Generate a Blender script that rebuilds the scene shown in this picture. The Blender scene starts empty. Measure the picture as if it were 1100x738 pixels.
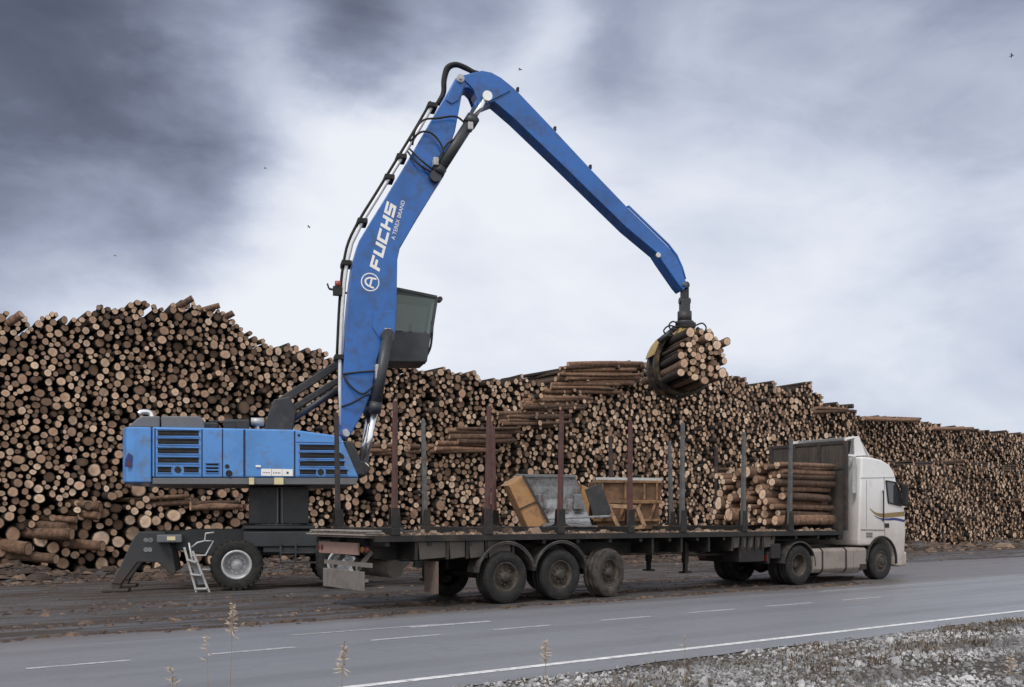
import bpy, bmesh, math, random
import numpy as np
from mathutils import Vector, Matrix
R = math.radians
rnd = random.Random(7)
scene = bpy.context.scene
col = scene.collection

# ------------------------------------------------------------------ frames
# camera at (0,0,EYE) looking along +Y.  Road / truck / stacks run along U, V points away from the road.
F, HZ, CX, EYE = 1000.0, 558.0, 550.0, 1.65
TH = math.atan2(0.578, 0.816)
CU, SU = math.cos(TH), math.sin(TH)
def uv(u, v, z=0.0): return Vector((CU*u - SU*v, SU*u + CU*v, z))
def uz(px, py, v):
    """survey: where the line of sight through a photo point meets the vertical plane V = v"""
    r = (px-CX)/F; Y = v/(CU - SU*r); X = r*Y
    return CU*X + SU*Y, EYE + (HZ-py)/F*Y
EXA = R(16.0); EO = Vector((-5.71, 23.22, 0)); CA, SA = math.cos(EXA), math.sin(EXA)
def tz(px, py, l):
    """same for the vertical plane at offset l from the loader's centre line"""
    r = (px-CX)/F
    bx, by = EO.x - SA*l, EO.y + CA*l
    t = (r*by - bx)/(CA - r*SA)
    return t, EYE + (HZ-py)/F*(by + SA*t)
def project(p):
    return CX + p[0]/p[1]*F, HZ - (p[2]-EYE)/p[1]*F

# ------------------------------------------------------------------ materials
def nodes_of(m):
    m.use_nodes = True
    nt = m.node_tree; nt.nodes.clear()
    out = nt.nodes.new('ShaderNodeOutputMaterial'); b = nt.nodes.new('ShaderNodeBsdfPrincipled')
    nt.links.new(b.outputs[0], out.inputs[0])
    return nt, b
def N(nt, t, **kw):
    n = nt.nodes.new(t)
    for k, v in kw.items(): setattr(n, k, v)
    return n
def setin(n, **kw):
    for k, v in kw.items():
        n.inputs[k.replace('_', ' ')].default_value = v
    return n
def ramp(nt, fac, stops, interp='LINEAR'):
    r = N(nt, 'ShaderNodeValToRGB'); e = r.color_ramp; e.interpolation = interp
    while len(e.elements) < len(stops): e.elements.new(0.5)
    for el, (p, c) in zip(e.elements, stops):
        el.position = p; el.color = (c[0], c[1], c[2], 1) if not isinstance(c, (int, float)) else (c, c, c, 1)
    nt.links.new(fac, r.inputs[0]); return r.outputs[0]
def mix(nt, f, a, b, mode='MIX'):
    m = N(nt, 'ShaderNodeMix', data_type='RGBA', blend_type=mode)
    for sock, val in ((m.inputs[0], f), (m.inputs[6], a), (m.inputs[7], b)):
        if hasattr(val, 'links'): nt.links.new(val, sock)
        elif isinstance(val, (int, float)): sock.default_value = val
        else: sock.default_value = (val[0], val[1], val[2], 1)
    return m.outputs[2]
def noise(nt, vec, scale, detail=5, rough=.6, dist=0):
    n = N(nt, 'ShaderNodeTexNoise'); setin(n, Scale=scale, Detail=detail, Roughness=rough, Distortion=dist)
    if vec is not None: nt.links.new(vec, n.inputs['Vector'])
    return n.outputs['Fac']
def math_(nt, op, a, b=0.0, clamp=False):
    m = N(nt, 'ShaderNodeMath', operation=op, use_clamp=clamp)
    for s, v in zip(m.inputs, (a, b)):
        if hasattr(v, 'links'): nt.links.new(v, s)
        else: s.default_value = v
    return m.outputs[0]
def bump(nt, b, h, strength=.3, dist=.02):
    n = N(nt, 'ShaderNodeBump'); setin(n, Strength=strength, Distance=dist)
    nt.links.new(h, n.inputs['Height']); nt.links.new(n.outputs[0], b.inputs['Normal'])
def mapping(nt, vec, scale=(1,1,1), rot=(0,0,0)):
    m = N(nt, 'ShaderNodeMapping'); m.inputs['Scale'].default_value = scale; m.inputs['Rotation'].default_value = rot
    nt.links.new(vec, m.inputs['Vector']); return m.outputs[0]

MATS = {}
def paint(name, base, rough=.5, metal=0, var=.35, scale=3.0, dirt=None, damt=.3, dscale=4.0, zdirt=None, bumpy=.05, coat=0):
    """painted or bare surface with uneven tone, splashed dirt and (zdirt = height) caked mud low down"""
    m = bpy.data.materials.new(name); nt, b = nodes_of(m)
    tc = N(nt, 'ShaderNodeTexCoord').outputs['Object']
    n1 = noise(nt, tc, scale, 6, .65)
    dark = tuple(c*(1-var) for c in base); light = tuple(min(1, c*(1+var*.6)) for c in base)
    c = ramp(nt, n1, [(.25, dark), (.5, base), (.8, light)])
    rr = ramp(nt, n1, [(.2, min(1, rough+.15)), (.8, max(.02, rough-.1))])
    if dirt:
        n2 = noise(nt, tc, dscale, 8, .7)
        lo = .62-.35*damt
        f = ramp(nt, n2, [(lo, 0.0), (min(1, lo+.22), 1.0)])
        if zdirt:
            z = N(nt, 'ShaderNodeSeparateXYZ'); nt.links.new(tc, z.inputs[0])
            g = math_(nt, 'DIVIDE', z.outputs[2], zdirt)
            g = math_(nt, 'SUBTRACT', 1.25, g, True)
            g2 = math_(nt, 'MULTIPLY', g, math_(nt, 'ADD', n2, .35), True)
            f = math_(nt, 'MAXIMUM', math_(nt, 'MULTIPLY', f, .45), g2, True)
        f = math_(nt, 'MULTIPLY', f, .85)
        c = mix(nt, f, c, dirt)
        rr = mix(nt, f, rr, (.85, .85, .85))
    nt.links.new(c, b.inputs['Base Color']); nt.links.new(rr, b.inputs['Roughness'])
    b.inputs['Metallic'].default_value = metal
    b.inputs['Coat Weight'].default_value = coat
    if bumpy: bump(nt, b, noise(nt, tc, scale*9, 4), bumpy*4, .01)
    MATS[name] = m; return m

MUD = (.095, .072, .06)
blue = paint('blue_paint', (.008, .108, .40), .36, 0, .32, 1.1, (.045, .06, .10), .34, 2.6, bumpy=.02, coat=.25)
blue_body = paint('blue_panel_paint', (.075, .245, .60), .42, 0, .22, 1.0, (.12, .13, .15), .3, 3, bumpy=.02, coat=.15)
charcoal = paint('charcoal_paint', (.022, .024, .029), .5, 0, .35, 3, MUD, .25, 4)
chassis_grey = paint('chassis_paint', (.024, .028, .035), .55, 0, .3, 2, (.06,.047,.04), .3, 3, zdirt=.7)
hood_grey = paint('hood_grey_paint', (.12, .127, .145), .5, 0, .2, 2, MUD, .2, 4)
light_grey = paint('light_grey_metal', (.42, .43, .45), .42, .3, .25, 3, MUD, .25, 6)
black = paint('black_rubber', (.014, .014, .015), .75, 0, .4, 6, MUD, .1, 5)
tyre_m = paint('tyre_rubber', (.009, .009, .0095), .75, 0, .4, 5, (.042, .036, .032), .34, 5, bumpy=.1)
tyre_dusty = paint('dusty_tyre_rubber', (.03, .027, .026), .85, 0, .35, 4, (.095, .08, .072), .6, 4, bumpy=.1)
rim_m = paint('wheel_steel', (.045, .04, .036), .6, .2, .4, 8, (.12, .085, .06), .45, 8)
rim_light = paint('wheel_silver', (.42, .43, .46), .4, .2, .2, 6, MUD, .3, 5)
chrome = paint('chrome_rod', (.75, .77, .8), .18, .95, .1, 5, bumpy=0)
grey_cyl = paint('cylinder_paint', (.03, .033, .042), .45, 0, .3, 4, MUD, .1, 5)
steel = paint('bare_steel', (.27, .285, .31), .36, .6, .45, 4, (.08, .055, .042), .5, 5)
white_m = paint('white_paint', (.8, .8, .8), .4, 0, .08, 3, bumpy=0)
cab_white = paint('cab_white_paint', (.72, .72, .73), .3, 0, .07, 1.5, (.25, .18, .145), .2, 2.0, zdirt=2.15, bumpy=.01, coat=.3)
gold_m = paint('gold_stripe', (.22, .15, .055), .4, 0, .2, 4, bumpy=0)
navy_m = paint('navy_stripe', (.02, .03, .16), .4, 0, .2, 4, bumpy=0)
yellow_m = paint('yellow_worn', (.42, .29, .1), .55, 0, .35, 4, (.1, .07, .05), .45, 4)
orange_m = paint('ochre_bucket_paint', (.37, .205, .09), .65, 0, .35, 3, (.09, .05, .03), .5, 3, bumpy=.08)
orange_dk = paint('rusty_bucket_paint', (.15, .08, .042), .75, 0, .45, 3, (.05, .03, .02), .6, 4, bumpy=.1)
cream_m = paint('cream_plate', (.62, .55, .34), .5, 0, .15, 8, bumpy=0)
red_m = paint('red_primer', (.085, .032, .03), .65, 0, .4, 5, (.085, .06, .055), .5, 6, bumpy=.08)
stake_grey = paint('galvanised_stake', (.13, .132, .14), .5, .4, .35, 5, (.08, .06, .05), .4, 6)
stake_dark = paint('dark_stake', (.035, .032, .033), .6, .2, .35, 5, (.11, .06, .05), .4, 6)
trailer_m = paint('trailer_frame_paint', (.013, .012, .012), .6, .1, .4, 2.5, (.055, .044, .037), .36, 2.2, bumpy=.06)
outrig_m = paint('trailer_side_dusty', (.075, .066, .06), .75, 0, .4, 2.2, (.07, .06, .055), .5, 2.5, bumpy=.06)
tail_red = paint('tail_board_red', (.27, .17, .15), .5, 0, .2, 5, (.16, .12, .1), .3, 6)
plank_m = paint('weathered_plank', (.27, .24, .22), .8, 0, .4, 7, (.1, .08, .07), .4, 9, bumpy=.15)
bumper_m = paint('bumper_grey', (.17, .158, .15), .65, .1, .25, 3, (.11, .09, .08), .4, 5)
tank_m = paint('tank_skirt', (.27, .235, .215), .6, .1, .2, 1.5, (.13, .105, .09), .4, 1.5)
headboard_m = paint('headboard_sheet', (.055, .047, .043), .7, .1, .35, 2, (.10, .08, .068), .4, 2.5)
pipe_m = paint('zinc_pipe', (.62, .63, .65), .35, .15, .15, 6, bumpy=0)
signal_red = paint('signal_red', (.10, .018, .016), .4, 0, .1, 4, bumpy=0)
amber = paint('amber_lens', (.16, .07, .02), .3, 0, .1, 4, bumpy=0)
line_paint = paint('road_line_paint', (.55, .55, .57), .7, 0, .35, 5, (.22, .22, .24), .82, 11, bumpy=.05)
bird_m = paint('bird_feathers', (.02, .02, .022), .8, 0, .2, 4, bumpy=0)
bird_w = paint('bird_pale_feathers', (.4, .4, .4), .8, 0, .2, 4, bumpy=0)
reed_m = paint('dry_reed', (.30, .23, .15), .8, 0, .3, 20, bumpy=0)
reed_h = paint('reed_plume', (.42, .345, .28), .9, 0, .3, 20, bumpy=0)
seat_m = paint('seat_cloth', (.03, .03, .035), .9, 0, .3, 8, bumpy=0)

def glass(name, tint=(.02, .035, .04), rough=.06, alpha=.75):
    m = bpy.data.materials.new(name); nt, b = nodes_of(m)
    setin(b, Base_Color=(*tint, 1), Roughness=rough, Alpha=alpha)
    b.inputs['Specular IOR Level'].default_value = 1.0
    MATS[name] = m; return m
cab_glass = glass('green_cab_glass', (.03, .085, .078), .05, .66)
truck_glass = glass('truck_side_glass', (.035, .04, .045), .03, .95)
lamp_lens = glass('lamp_lens', (.6, .6, .6), .1, .9)

def log_mats():
    m = bpy.data.materials.new('cut_wood'); nt, b = nodes_of(m)
    tint = N(nt, 'ShaderNodeAttribute', attribute_name='tint').outputs['Fac']
    u = N(nt, 'ShaderNodeUVMap', uv_map='UVMap').outputs[0]
    tc = N(nt, 'ShaderNodeTexCoord').outputs['Object']
    vs = N(nt, 'ShaderNodeVectorMath', operation='SUBTRACT'); nt.links.new(u, vs.inputs[0]); vs.inputs[1].default_value = (.5, .5, 0)
    vl = N(nt, 'ShaderNodeVectorMath', operation='LENGTH'); nt.links.new(vs.outputs[0], vl.inputs[0])
    n1 = noise(nt, tc, 9, 4)
    rad = math_(nt, 'ADD', math_(nt, 'MULTIPLY', vl.outputs['Value'], 2.0), math_(nt, 'MULTIPLY', math_(nt, 'SUBTRACT', n1, .5), .22))
    base = ramp(nt, tint, [(0, (.04, .026, .019)), (.2, (.13, .083, .058)), (.45, (.40, .25, .17)), (.75, (.68, .465, .33)), (1, (.84, .645, .49))])
    heart = mix(nt, .5, base, (.27, .12, .06), 'MIX')
    f = ramp(nt, rad, [(.25, 1.0), (.62, 0.0)])
    c = mix(nt, math_(nt, 'MULTIPLY', f, .5), base, heart)
    ring = math_(nt, 'SINE', math_(nt, 'MULTIPLY', rad, 42.0))
    c = mix(nt, math_(nt, 'MULTIPLY', math_(nt, 'ADD', ring, 1.0), .13), c, (.07, .045, .03))
    wv_ = N(nt, 'ShaderNodeTexNoise'); setin(wv_, Scale=3.0, Detail=2); nt.links.new(tc, wv_.inputs['Vector'])
    ck = N(nt, 'ShaderNodeTexGradient', gradient_type='RADIAL'); nt.links.new(vs.outputs[0], ck.inputs['Vector'])
    ckf = math_(nt, 'PINGPONG', math_(nt, 'ADD', math_(nt, 'MULTIPLY', ck.outputs['Fac'], 3.0), math_(nt, 'MULTIPLY', wv_.outputs['Fac'], 2.2)), .5)
    c = mix(nt, ramp(nt, ckf, [(.0, .75), (.035, 0.0)]), c, (.05, .032, .022))
    rim = ramp(nt, rad, [(.78, 0.0), (.93, 1.0)])
    c = mix(nt, rim, c, (.028, .02, .015))
    stain = ramp(nt, noise(nt, tc, 2.1, 6, .7), [(.52, 0.0), (.78, .55)])
    c = mix(nt, stain, c, (.09, .075, .068))
    nt.links.new(c, b.inputs['Base Color']); setin(b, Roughness=.85)
    bump(nt, b, noise(nt, tc, 40, 3), .4, .01)
    e = m
    m = bpy.data.materials.new('pine_bark'); nt, b = nodes_of(m)
    tint = N(nt, 'ShaderNodeAttribute', attribute_name='tint').outputs['Fac']
    tc = N(nt, 'ShaderNodeTexCoord').outputs['Object']
    n1 = noise(nt, tc, 7, 8, .75)
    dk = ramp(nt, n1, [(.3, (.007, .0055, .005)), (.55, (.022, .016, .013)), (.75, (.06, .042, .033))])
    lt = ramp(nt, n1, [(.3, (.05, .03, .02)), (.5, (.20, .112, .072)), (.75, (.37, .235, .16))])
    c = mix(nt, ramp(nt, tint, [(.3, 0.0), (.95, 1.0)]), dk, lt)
    nt.links.new(c, b.inputs['Base Color']); setin(b, Roughness=.9)
    bump(nt, b, noise(nt, tc, 18, 6, .7), .8, .03)
    return m, e
bark_m, end_m = log_mats()

def ground_mat(name, kind):
    m = bpy.data.materials.new(name); nt, b = nodes_of(m)
    tc = N(nt, 'ShaderNodeTexCoord').outputs['Object']      # object axes: x along the road, y across it
    st = mapping(nt, tc, (.16, 1.5, 1)); st2 = mapping(nt, tc, (.4, 1.0, 1))
    fine = noise(nt, tc, 60, 4, .7); big = noise(nt, tc, .35, 6, .6); streak = noise(nt, st, 1.0, 7, .62)
    if kind == 'road':
        c = ramp(nt, fine, [(.3, (.16, .165, .187)), (.6, (.245, .25, .278)), (.85, (.36, .365, .395))])
        c = mix(nt, ramp(nt, streak, [(.35, 0.0), (.7, .5)]), c, (.11, .112, .125))
        c = mix(nt, ramp(nt, big, [(.55, 0.0), (.75, .4)]), c, (.24, .235, .24))
        sep = N(nt, 'ShaderNodeSeparateXYZ'); nt.links.new(tc, sep.inputs[0])
        # soil carried on to the asphalt from the yard edge
        # wheel tracks polished along the lanes and a resurfaced strip
        wt = math_(nt, 'SINE', math_(nt, 'MULTIPLY', sep.outputs[1], 3.55))
        c = mix(nt, math_(nt, 'MULTIPLY', ramp(nt, wt, [(.3, 0.0), (.9, .35)]), ramp(nt, noise(nt, st2, .6, 5), [(.3, .3), (.7, 1.0)])), c, (.115, .115, .125))
        c = mix(nt, ramp(nt, noise(nt, tc, 170, 2, .8), [(.62, 0.0), (.74, .25)]), c, (.4, .4, .4))
        ed = math_(nt, 'ADD', math_(nt, 'MULTIPLY', math_(nt, 'SUBTRACT', sep.outputs[1], 13.45), 1.3), math_(nt, 'MULTIPLY', math_(nt, 'SUBTRACT', streak, .5), 3.0), True)
        c = mix(nt, math_(nt, 'MULTIPLY', ed, .6), c, (.085, .066, .056))
        crack = N(nt, 'ShaderNodeTexVoronoi', feature='DISTANCE_TO_EDGE'); crack.inputs['Scale'].default_value = .35
        dv = N(nt, 'ShaderNodeVectorMath', operation='ADD'); nt.links.new(tc, dv.inputs[0])
        nv = N(nt, 'ShaderNodeTexNoise'); setin(nv, Scale=1.5, Detail=5); nt.links.new(tc, nv.inputs['Vector']); nt.links.new(nv.outputs['Color'], dv.inputs[1])
        nt.links.new(dv.outputs[0], crack.inputs['Vector'])
        ck = ramp(nt, crack.outputs['Distance'], [(.002, .16), (.008, 0.0)])
        c = mix(nt, ck, c, (.05, .05, .055))
        r = ramp(nt, streak, [(.3, .24), (.7, .5)]); h = fine; s = .35
    elif kind == 'yard':
        asp = ramp(nt, fine, [(.3, (.06, .06, .066)), (.7, (.115, .115, .125))])
        mud = ramp(nt, noise(nt, tc, 14, 8, .75), [(.3, (.016, .012, .010)), (.55, (.046, .032, .026)), (.8, (.105, .075, .06))])
        f = math_(nt, 'ADD', math_(nt, 'MULTIPLY', streak, .9), math_(nt, 'MULTIPLY', noise(nt, st2, 1.2, 6), .45))
        f = ramp(nt, f, [(.63, 0.0), (.72, 1.0)])
        c = mix(nt, f, asp, mud)
        r = mix(nt, f, ramp(nt, big, [(.4, .16), (.6, .5)]), (.9, .9, .9)); h = noise(nt, tc, 25, 8, .7); s = .8
    else:
        c = ramp(nt, noise(nt, tc, 18, 8, .75), [(.3, (.022, .018, .015)), (.55, (.06, .05, .042)), (.8, (.15, .135, .12))])
        r = ramp(nt, fine, [(0, .9), (1, .95)]); h = noise(nt, tc, 30, 8, .7); s = .9
    nt.links.new(c, b.inputs['Base Color']); nt.links.new(r, b.inputs['Roughness'])
    bump(nt, b, h, s, .02)
    return m
road_m, yard_m, soil_m = ground_mat('worn_asphalt', 'road'), ground_mat('muddy_yard', 'yard'), ground_mat('verge_soil', 'soil')

def tinted(name, stops, rough=.85, bsc=30):
    m = bpy.data.materials.new(name); nt, b = nodes_of(m)
    tint = N(nt, 'ShaderNodeAttribute', attribute_name='tint').outputs['Fac']
    tc = N(nt, 'ShaderNodeTexCoord').outputs['Object']
    c = ramp(nt, tint, stops)
    c = mix(nt, math_(nt, 'MULTIPLY', noise(nt, tc, bsc, 4), .5), c, tuple(x*.4 for x in stops[0][1]))
    nt.links.new(c, b.inputs['Base Color']); setin(b, Roughness=rough)
    return m
stone_m = tinted('gravel_stone', [(0, (.08, .075, .075)), (.35, (.20, .195, .2)), (.7, (.42, .42, .44)), (1, (.66, .66, .68))])
chip_m = tinted('bark_chips', [(0, (.03, .02, .016)), (.5, (.10, .066, .05)), (.85, (.22, .15, .11)), (1, (.42, .31, .23))])
grass_m = tinted('dry_grass', [(0, (.045, .032, .022)), (.5, (.14, .10, .068)), (1, (.30, .235, .165))])

# ------------------------------------------------------------------ mesh builders
class MB:
    def __init__(s): s.v = []; s.f = []; s.sm = []
    def add(s, vs, fs, smooth=False):
        o = len(s.v); s.v += [tuple(p) for p in vs]
        s.f += [tuple(i+o for i in f) for f in fs]; s.sm += [smooth]*len(fs); return s
    def box(s, x0, x1, y0, y1, z0, z1):
        return s.add([(x, y, z) for z in (z0, z1) for x, y in ((x0, y0), (x1, y0), (x1, y1), (x0, y1))],
                     [(3,2,1,0), (4,5,6,7), (0,1,5,4), (1,2,6,5), (2,3,7,6), (3,0,4,7)])
    def bar(s, p, q, w, h, up=(0,0,1)):
        p, q = Vector(p), Vector(q); d = (q-p).normalized(); up = Vector(up)
        if abs(d.dot(up)) > .98: up = Vector((0, 1, 0))
        a = d.cross(up).normalized(); b = a.cross(d).normalized()
        vs = [c + a*(sx*w/2) + b*(sy*h/2) for c in (p, q) for sx, sy in ((-1,-1),(1,-1),(1,1),(-1,1))]
        return s.add(vs, [(3,2,1,0), (4,5,6,7), (0,1,5,4), (1,2,6,5), (2,3,7,6), (3,0,4,7)])
    def prism(s, poly, y0, y1):
        """polygon in the x-z plane, extruded along y"""
        a = sum(poly[i][0]*poly[(i+1) % len(poly)][1]-poly[(i+1) % len(poly)][0]*poly[i][1] for i in range(len(poly)))
        if a < 0: poly = poly[::-1]
        n = len(poly)
        vs = [(x, y0, z) for x, z in poly] + [(x, y1, z) for x, z in poly]
        fs = [tuple(range(n)), tuple(range(2*n-1, n-1, -1))] + [((i+1) % n, i, n+i, n+(i+1) % n) for i in range(n)]
        return s.add(vs, fs)
    def ypoly(s, prof, x0, x1):
        """polygon in the y-z plane, extruded along x"""
        a = sum(prof[i][0]*prof[(i+1) % len(prof)][1]-prof[(i+1) % len(prof)][0]*prof[i][1] for i in range(len(prof)))
        if a < 0: prof = prof[::-1]
        n = len(prof)
        vs = [(x0, y, z) for y, z in prof] + [(x1, y, z) for y, z in prof]
        return s.add(vs, [tuple(range(n-1, -1, -1)), tuple(range(n, 2*n))] + [(i, (i+1) % n, n+(i+1) % n, n+i) for i in range(n)])
    def tube(s, pts, r, seg=8, r2=None, caps=True):
        pts = [Vector(p) for p in pts]; n = len(pts); vs = []; prev = None
        for i, p in enumerate(pts):
            d = (pts[min(i+1, n-1)] - pts[max(i-1, 0)]).normalized()
            if prev is None:
                a = d.orthogonal().normalized()
            else:
                a = (prev - d*prev.dot(d)); a = a.normalized() if a.length > 1e-6 else d.orthogonal().normalized()
            prev = a; b = d.cross(a)
            rr = r if r2 is None else r + (r2-r)*i/(n-1)
            vs += [p + (a*math.cos(2*math.pi*k/seg) + b*math.sin(2*math.pi*k/seg))*rr for k in range(seg)]
        fs = [(i*seg+k, i*seg+(k+1) % seg, (i+1)*seg+(k+1) % seg, (i+1)*seg+k) for i in range(n-1) for k in range(seg)]
        s.add(vs, fs, True)
        if caps:
            o = len(s.v)-len(vs)
            s.f += [tuple(o+k for k in range(seg-1, -1, -1)), tuple(o+(n-1)*seg+k for k in range(seg))]; s.sm += [False, False]
        return s
    def cyl(s, p, q, r, seg=16, r2=None): return s.tube([p, q], r, seg, r2)
    def lathe(s, prof, seg=40, c=(0,0,0)):
        """profile of (radius, y) turned round the y axis"""
        n = len(prof)
        vs = [(c[0]+r*math.cos(2*math.pi*k/seg), c[1]+y, c[2]+r*math.sin(2*math.pi*k/seg)) for k in range(seg) for r, y in prof]
        fs = [(k*n+i, k*n+i+1, ((k+1) % seg)*n+i+1, ((k+1) % seg)*n+i) for k in range(seg) for i in range(n-1)]
        return s.add(vs, fs, True)
    def build(s, name, mat, parent=None, bevel=0, seg=2, loc=None, fix=True):
        me = bpy.data.meshes.new(name); me.from_pydata(s.v, [], s.f)
        me.polygons.foreach_set('use_smooth', s.sm)
        me.materials.append(mat)
        if fix:
            bm = bmesh.new(); bm.from_mesh(me); bmesh.ops.recalc_face_normals(bm, faces=bm.faces); bm.to_mesh(me); bm.free()
        me.update()
        o = bpy.data.objects.new(name, me); col.objects.link(o)
        if parent is not None: o.parent = parent
        if loc is not None: o.location = loc
        if bevel:
            b = o.modifiers.new('bevel', 'BEVEL'); b.width = bevel; b.segments = seg; b.limit_method = 'ANGLE'; b.angle_limit = R(35)
            b.harden_normals = False
        return o
def empty(name, loc, rz, label, cat, group=None):
    o = bpy.data.objects.new(name, None); col.objects.link(o); o.empty_display_size = .3
    o.location = loc; o.rotation_euler = (0, 0, rz); tag(o, label, cat, group); return o
def tag(o, label=None, cat=None, group=None, kind=None):
    if label: o['label'] = label
    if cat: o['category'] = cat
    if group: o['group'] = group
    if kind: o['kind'] = kind
    return o
def struct(o): o['kind'] = 'structure'; return o
def smooth_path(pts, n=6):
    """Catmull-Rom through the points"""
    P = [Vector(p) for p in pts]; P = [P[0]*2-P[1]] + P + [P[-1]*2-P[-2]]; out = []
    for i in range(1, len(P)-2):
        for k in range(n):
            t = k/n
            out.append(.5*((2*P[i]) + (P[i+1]-P[i-1])*t + (2*P[i-1]-5*P[i]+4*P[i+1]-P[i+2])*t*t + (3*P[i]-P[i-1]-3*P[i+1]+P[i+2])*t**3))
    out.append(P[-2]); return out

# ------------------------------------------------------------------ logs
class Logs:
    """collects logs; many in one mesh or one each"""
    def __init__(s): s.v = []; s.f = []; s.mi = []; s.t = []; s.uv = []; s.sm = []
    def log(s, p, q, r0, r1, tint, bt, rg, seg=12, stations=3):
        p, q = Vector(p), Vector(q); d = (q-p).normalized()
        a = d.cross(Vector((0, 0, 1)))
        a = a.normalized() if a.length > .05 else Vector((1, 0, 0))
        b = a.cross(d)
        o = len(s.v); ph = rg.random()*6.28; ell = rg.gauss(0, .085); L = (q-p).length
        bend = Vector((rg.uniform(-1, 1), rg.uniform(-1, 1), rg.uniform(-1, 1)))*L*.010
        kn = [1+rg.uniform(-.075, .075) for _ in range(seg)]
        cut = a*rg.uniform(-.12, .12) + b*rg.uniform(-.12, .12)
        for i in range(stations):
            k = i/(stations-1); c = p.lerp(q, k) + bend*math.sin(math.pi*k); rr = r0+(r1-r0)*k
            for j in range(seg):
                an = 2*math.pi*j/seg+ph; e = kn[j]*(1+ell*math.cos(2*an))
                off = (a*math.cos(an) + b*math.sin(an))*rr*e
                x = c + off
                if i == 0: x = x + d*off.dot(cut)
                s.v.append(x)
        for i in range(stations-1):
            for j in range(seg):
                s.f.append((o+i*seg+j, o+i*seg+(j+1) % seg, o+(i+1)*seg+(j+1) % seg, o+(i+1)*seg+j))
                s.mi.append(0); s.t.append(bt); s.sm.append(True); s.uv += [(0, 0)]*4
        circ = [(.5+.5*math.cos(2*math.pi*j/seg), .5+.5*math.sin(2*math.pi*j/seg)) for j in range(seg)]
        s.f.append(tuple(o+j for j in range(seg-1, -1, -1))); s.uv += circ[::-1]
        e = o+(stations-1)*seg
        s.f.append(tuple(e+j for j in range(seg))); s.uv += circ
        s.mi += [1, 1]; s.t += [tint, tint]; s.sm += [False, False]
        return s
    def quadbox(s, pts8, bt):
        o = len(s.v); s.v += [Vector(p) for p in pts8]
        for f in ((3,2,1,0), (4,5,6,7), (0,1,5,4), (1,2,6,5), (2,3,7,6), (3,0,4,7)):
            s.f.append(tuple(o+i for i in f)); s.mi.append(0); s.t.append(bt); s.sm.append(False); s.uv += [(0, 0)]*4
    def build(s, name, origin=Vector((0,0,0))):
        me = bpy.data.meshes.new(name); me.from_pydata([tuple(p-origin) for p in s.v], [], s.f)
        me.materials.append(bark_m); me.materials.append(end_m)
        me.polygons.foreach_set('material_index', s.mi); me.polygons.foreach_set('use_smooth', s.sm)
        a = me.attributes.new('tint', 'FLOAT', 'FACE'); a.data.foreach_set('value', s.t)
        u = me.uv_layers.new(name='UVMap'); u.data.foreach_set('uv', [c for p in s.uv for c in p])
        me.update(); o = bpy.data.objects.new(name, me); col.objects.link(o); o.location = origin
        return o

def deposit(u0, u1, H, radius, rg, tries=14, zbase=0.0, init=()):
    """drop round sections into a bay one by one, each to the lowest of a few resting places"""
    bw = .6; bins = {}; out = list(init); fails = 0
    for q in out: bins.setdefault(int(q[0]//bw), []).append(q)
    def rest(u, r):
        z = zbase + r
        for k in range(int((u-r-.55)//bw), int((u+r+.55)//bw)+1):
            for (ui, zi, ri) in bins.get(k, ()):
                du = abs(u-ui); s = (r+ri)*.985
                if du < s: z = max(z, zi + math.sqrt(s*s-du*du))
        return z
    while fails < 260:
        c = rg.uniform(u0, u1); best = None
        for _ in range(tries):
            u = min(u1, max(u0, c + rg.uniform(-2.2, 2.2))); r = radius(rg, u)
            if u-r < u0 or u+r > u1: continue
            z = rest(u, r)
            sc = z/max(.3, H(u)-zbase) if False else z-H(u)
            if z + r*.5 < H(u) and (best is None or sc < best[0]): best = (sc, u, z, r)
        if best is None: fails += 1; continue
        fails = max(0, fails-1)
        _, u, z, r = best; out.append((u, z, r))
        bins.setdefault(int(u//bw), []).append((u, z, r))
        lst = bins[int(u//bw)]
        if len(lst) > 14: lst.sort(key=lambda q: -q[1]); del lst[14:]
    return out
def lerp_prof(pts):
    def h(u):
        if u <= pts[0][0]: return pts[0][1]
        for (a, b), (c, d) in zip(pts, pts[1:]):
            if u <= c: return b+(d-b)*(u-a)/(c-a)
        return pts[-1][1]
    return h
PV = 29.5
sil = [(0,338),(30,341),(60,333),(120,329),(165,325),(208,319),(235,336),(262,347),(276,360),(330,374),(365,381),(450,389),(488,397),(500,402),(560,407),(602,411)]
front1 = [uz(x, y, PV) for x, y in sil]
front2 = [uz(x, y, PV) for x, y in [(603,402),(612,396),(685,391),(700,398),(790,402),(815,410),(850,415),(874,412),(882,425),(916,438)]]
low = [uz(x, y, PV) for x, y in [(918,497),(980,499),(1040,496),(1100,503)]]
back = [uz(x, y, 33.2) for x, y in [(900,442),(985,451),(1030,459),(1060,463),(1100,466)]]
rg = random.Random(11)
def rad_main(g, u):
    k = g.random()
    if k < .46: r = g.uniform(.065, .12)
    elif k < .84: r = g.uniform(.11, .165)
    else: r = g.uniform(.16, .27)
    return r*(1.0 if u < 20 else 1.08)
stacks = [  # (u0, u1, height, face V, length)
    (-7.0, front1[-1][0]+.05, lerp_prof(front1), PV, 4.2),
    (front2[0][0]+.1, front2[-1][0], lerp_prof(front2), PV-.1, 4.2),
    (low[0][0], 78.0, lerp_prof(low), PV+.1, 3.2),
    (back[0][0], 82.0, lerp_prof(back), 33.3, 4.0)]
pile = []
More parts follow.
